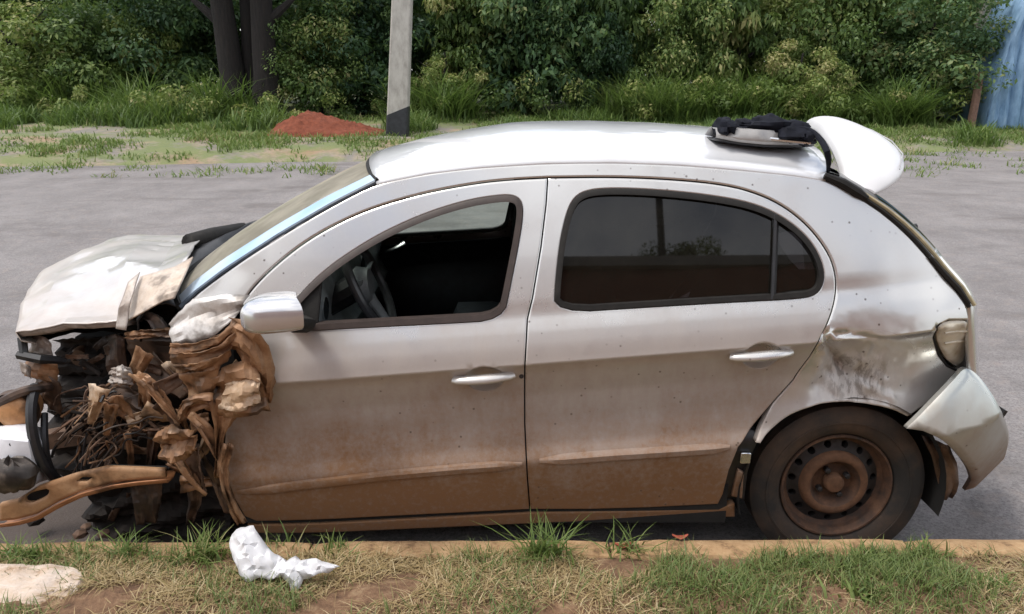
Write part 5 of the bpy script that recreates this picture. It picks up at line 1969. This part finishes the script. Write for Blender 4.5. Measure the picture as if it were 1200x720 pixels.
# things thrown out beside the nose
p0_ = at_y(20, 532, .06)
tk = thing('washer_tank', 'broken white plastic tank lying against the wrecked nose of the car', 'tank', (p0_.x, p0_.y, 0.10))
G = densify_grid(np.array([[tuple(at_y(*q)) for q in r] for r in [[(-14, 505, .12), (8, 506, .08), (30, 503, .08), (42, 506, .14)], [(-14, 515, .06), (8, 518, .02), (30, 520, .02), (46, 522, .10)], [(-14, 540, .05), (10, 540, .01), (34, 545, .02), (48, 545, .10)], [(-10, 560, .08), (14, 562, .05), (36, 563, .05), (48, 560, .12)]]]), 4)
MB().grid([[(p[0], p[1] + .006 * nz(p[0], p[2], 1, 18), p[2]) for p in r] for r in G]).build('tank_shell', M['plastic_white'], tk, solid=.05, sharp=40)
MB().tube([at_y(13, 521, .03), at_y(13, 521, .0)], .006, 8).build('tank_stud', M['black'], tk)
p0_ = at_y(15, 485, .08)
fl_ = thing('lamp_bowl', 'round mud covered lamp bowl hanging at the wrecked nose of the car', 'lamp', p0_)
MB().lathe([(.0005, -.012), (.03, -.010), (.055, .0), (.066, .02), (.070, .04), (.060, .05), (.05, .09), (.03, .12), (.0005, .125)], (p0_.x, p0_.y, p0_.z), 26).build('bowl', muddy_metal('orange_dusty_lamp', (.42, .20, .08), (.55, .30, .14), (.66, .46, .3)), fl_, sharp=50)
MB().lathe([(.070, .0), (.076, .012), (.074, .03), (.066, .03)], (p0_.x, p0_.y, p0_.z), 26).build('bowl_rim', M['crumple_dark'], fl_)
p0_ = at_y(14, 552, -.01)
mb = MB()
rows = []
for i in range(13):
    th = math.pi * i / 12
    rows.append([(p0_.x + .085 * math.sin(th) * math.cos(a) * (1 + .35 * nz(math.cos(a), th, 2, 1.8)), p0_.y + .05 * math.sin(th) * math.sin(a), p0_.z - .01 + .055 * math.cos(th) * (1 + .4 * nz(math.cos(a) * 2, math.sin(a) * 2, th))) for a in [2 * math.pi * k / 18 for k in range(19)]])
mb.grid(rows)
tag(mb.build('broken_casing', muddy_metal('dusty_black_casing', (.02, .017, .015), (.05, .04, .034), (.24, .19, .15)), loc=(p0_.x, p0_.y, p0_.z - .07), sharp=30), 'lump of broken dark casing below the white tank', 'car part', None)
# oily rubble below the nose
g = random.Random(9)
for i in range(7):
    q = at_z(g.uniform(40, 200), g.uniform(590, 626), 0.02)
    r = g.uniform(.012, .035)
    mb = MB()
    bm = bmesh.new()
    bmesh.ops.create_icosphere(bm, subdivisions=1, radius=r)
    mb.add([(q.x + v.co.x * (1 + .5 * nz(v.co.x * 60, v.co.y * 60, i)), q.y + v.co.y, q.z - .008 + v.co.z * .6) for v in bm.verts], [[v.index for v in f.verts] for f in bm.faces])
    bm.free()
    tag(mb.build('debris', g.choice((M['engine'], CD, M['engine_brown'])), loc=q, sharp=20), 'small dark piece of broken debris on the road beneath the wrecked nose', 'debris', 'debris beneath the wrecked nose')

# ------------------------------------------------------------------ torn trim lying on the roof
def roof_at(u, v, lift=0.0):
    """point of the roof skin on a sight line"""
    y = 0.5
    for _ in range(40):
        p = at_y(u, v, y)
        R_ = np.array(ROOF)
        i = np.unravel_index(np.argmin((R_[:, :, 0] - p.x) ** 2 + (R_[:, :, 1] - y) ** 2), R_.shape[:2])
        dz = p.z - (R_[i][2] + lift)
        y += np.clip(dz * 2.0, -.08, .08)
    return at_y(u, v, y)


T = [roof_at(u, v, .012) for u, v in ((836, 165), (860, 170), (890, 173), (920, 174), (950, 173))]
yb = T[2].y
tr = thing('torn_trim', 'crumpled black trim and cloth with a silver strip, lying on the rear of the roof', 'trim', (T[2].x, T[2].y, T[2].z - .012))
strip = resample(T, 16)
rows = []
for i, p in enumerate(strip):
    k = i / 15
    w = .034 * math.sin(math.pi * min(1, k * .82 + .18)) + .004
    rows.append([p + Vector((0, -.03, 0.012)), p + Vector((0, -.032, .016 + w * .3)), p + Vector((0, -.015, .018 + w)), p + Vector((0, .06, .020 + w * .95)), p + Vector((0, .12, .012))])
MB().grid(rows).build('silver_strip', plain('dusty_silver_trim', (.34, .33, .32), .3, .4, .15, 25), tr, solid=.004, sharp=40)
MB().grid([[p + Vector((0.0, -.028, .010)), p + Vector((0, .0, .004)), p + Vector((0, .1, .003))] for p in strip]).build('strip_underside', M['black'], tr, solid=.006)


def lump(cu, cv, rx_, rz_, depth, seed, mat):
    c_ = at_y(cu, cv, depth)
    rows = []
    for i in range(15):
        th = math.pi * i / 14
        row = []
        for k in range(25):
            a = 2 * math.pi * k / 24
            d = Vector((math.sin(th) * math.cos(a), math.sin(th) * math.sin(a), math.cos(th)))
            s = 1 + .45 * nz(d.x * 1.8, d.y * 1.8, d.z * 1.8 + seed) + .22 * abs(nz(d.x * 4, d.y * 4, d.z * 4 + seed))
            row.append((c_.x + d.x * rx_ * s, c_.y + d.y * .07 * s, c_.z + d.z * rz_ * s))
        rows.append(row)
    return MB().grid(rows).build('black_cloth', mat, tr, sharp=30)


CLOTH = plain('black_crumpled_cloth', (.007, .008, .013), .8, 0, .5, 30, 0, .15)
lump(849, 150, .034, .030, yb + .05, 1, CLOTH)
lump(872, 149, .034, .026, yb + .10, 4, CLOTH)
lump(900, 150, .080, .040, yb + .07, 2, CLOTH)
lump(925, 155, .058, .034, yb + .03, 3, CLOTH)
lump(943, 162, .028, .024, yb + .0, 5, CLOTH)
MB().tube(resample(chaikin([at_y(930, 152, yb), at_y(947, 150, yb - .02), at_y(963, 164, yb - .10), at_y(972, 184, yb - .2), at_y(970, 204, .30)], 2), 16), np.concatenate([np.linspace(.008, .010, 8), np.linspace(.010, .004, 8)]), 8).build('black_strap', CLOTH, tr)
MB().tube(chaikin([at_y(858, 158, yb + .03), at_y(900, 163, yb - .02), at_y(930, 166, yb - .04), at_y(950, 168, yb - .05)], 2), .006, 6).build('silver_cord', M['chrome'], tr)

# ------------------------------------------------------------------ tissue and stone on the verge
def tissue():
    """thin crumpled sheet lying up the slope of the verge"""
    out = [(268, 636), (272, 626), (282, 617), (297, 616), (303, 626), (312, 640), (322, 650), (336, 655), (346, 651), (354, 657), (372, 655), (384, 660), (398, 664), (384, 671), (368, 676), (356, 679), (350, 690), (342, 694), (337, 684), (330, 676), (316, 680), (304, 676), (290, 684), (280, 672), (272, 654)]
    foot = at_z(330, 690, 0.135).y
    loop = densify([(u / 400, v / 400) for u, v in out], .012)
    loop = [(u + .006 * nz(u * 40, v * 40, 3), v + .006 * nz(u * 40, v * 40, 8)) for u, v in loop]
    us_, vs_ = [p[0] for p in loop], [p[1] for p in loop]
    cand = [(x, z) for x in np.arange(min(us_), max(us_), .011) for z in np.arange(min(vs_), max(vs_), .011)]
    cand = [(a + random.uniform(-.004, .004), b + random.uniform(-.004, .004)) for a, b in cand]
    ds = seg_dist(cand, loop)
    pts = loop + [c_ for c_, d_ in zip(cand, ds) if d_ > .005 and inside(c_[0], c_[1], loop)]
    vv, ee, ff, *_ = delaunay_2d_cdt([Vector(p) for p in pts], [(i, (i + 1) % len(loop)) for i in range(len(loop))], [], 0, 1e-6)
    ff = [f for f in ff if inside(sum(vv[i].x for i in f) / 3, sum(vv[i].y for i in f) / 3, loop)]
    dl = seg_dist([(v.x, v.y) for v in vv], loop)
    V = []
    for v, d_ in zip(vv, dl):
        a, b = v.x * 400, v.y * 400
        y = -0.17 + (foot + .17) * (b - 616) / 75
        q = at_y(a, b, y)
        k_ = min(d_, .05) / .05
        h = .018 * k_ ** .6 + .016 * nz(a * .05, b * .05, 4) + .013 * abs(nz(a * .08, b * .09, 6)) + random.uniform(-.0045, .0045)
        V.append(q + Vector((0, -.75, .65)) * h)
    return MB().add(V, ff)


tp_ = at_y(320, 680, -.27)
tag(tissue().build('tissue', M['tissue'], loc=(tp_.x, tp_.y, tp_.z), sharp=30, solid=.001), 'crumpled white tissue lying on the dry grass in front of the kerb', 'tissue')

mb = MB()
P_ = [at_y(u, v, y) for u, v, y in ((-40, 668, -.24), (20, 668, -.24), (60, 669, -.25), (86, 674, -.27), (96, 690, -.31))]
rows = []
top = resample(P_, 30)
for i, p in enumerate(top):
    k = i / 29
    e = max(0, (k - .75) / .25)
    row = []
    for j, (dy, dz) in enumerate(((.06, -.05), (.045, -.01), (.02, .0), (-.02, -.006), (-.06, -.014), (-.10, -.026), (-.14, -.05), (-.16, -.085), (-.15, -.12))):
        q = p + Vector((0, dy * (1 - .5 * e), dz * (1 - .3 * e)))
        s = .016 * nz(q.x, q.y, q.z + 3, 14) + .007 * nz(q.x, q.y, q.z, 40) + .012 * (abs((q.x * 2.3 + q.y * 6) % .16 - .08) / .08 - .5)
        row.append(q + Vector((.4 * s, -s, s)))
    rows.append(row)
mb.grid(rows)
mb.add(rows[-1], [tuple(range(9))])
tag(mb.build('stone', M['stone'], loc=at_y(20, 700, -.3), sharp=28), 'pale cream broken stone slab in the near left corner of the verge', 'stone')
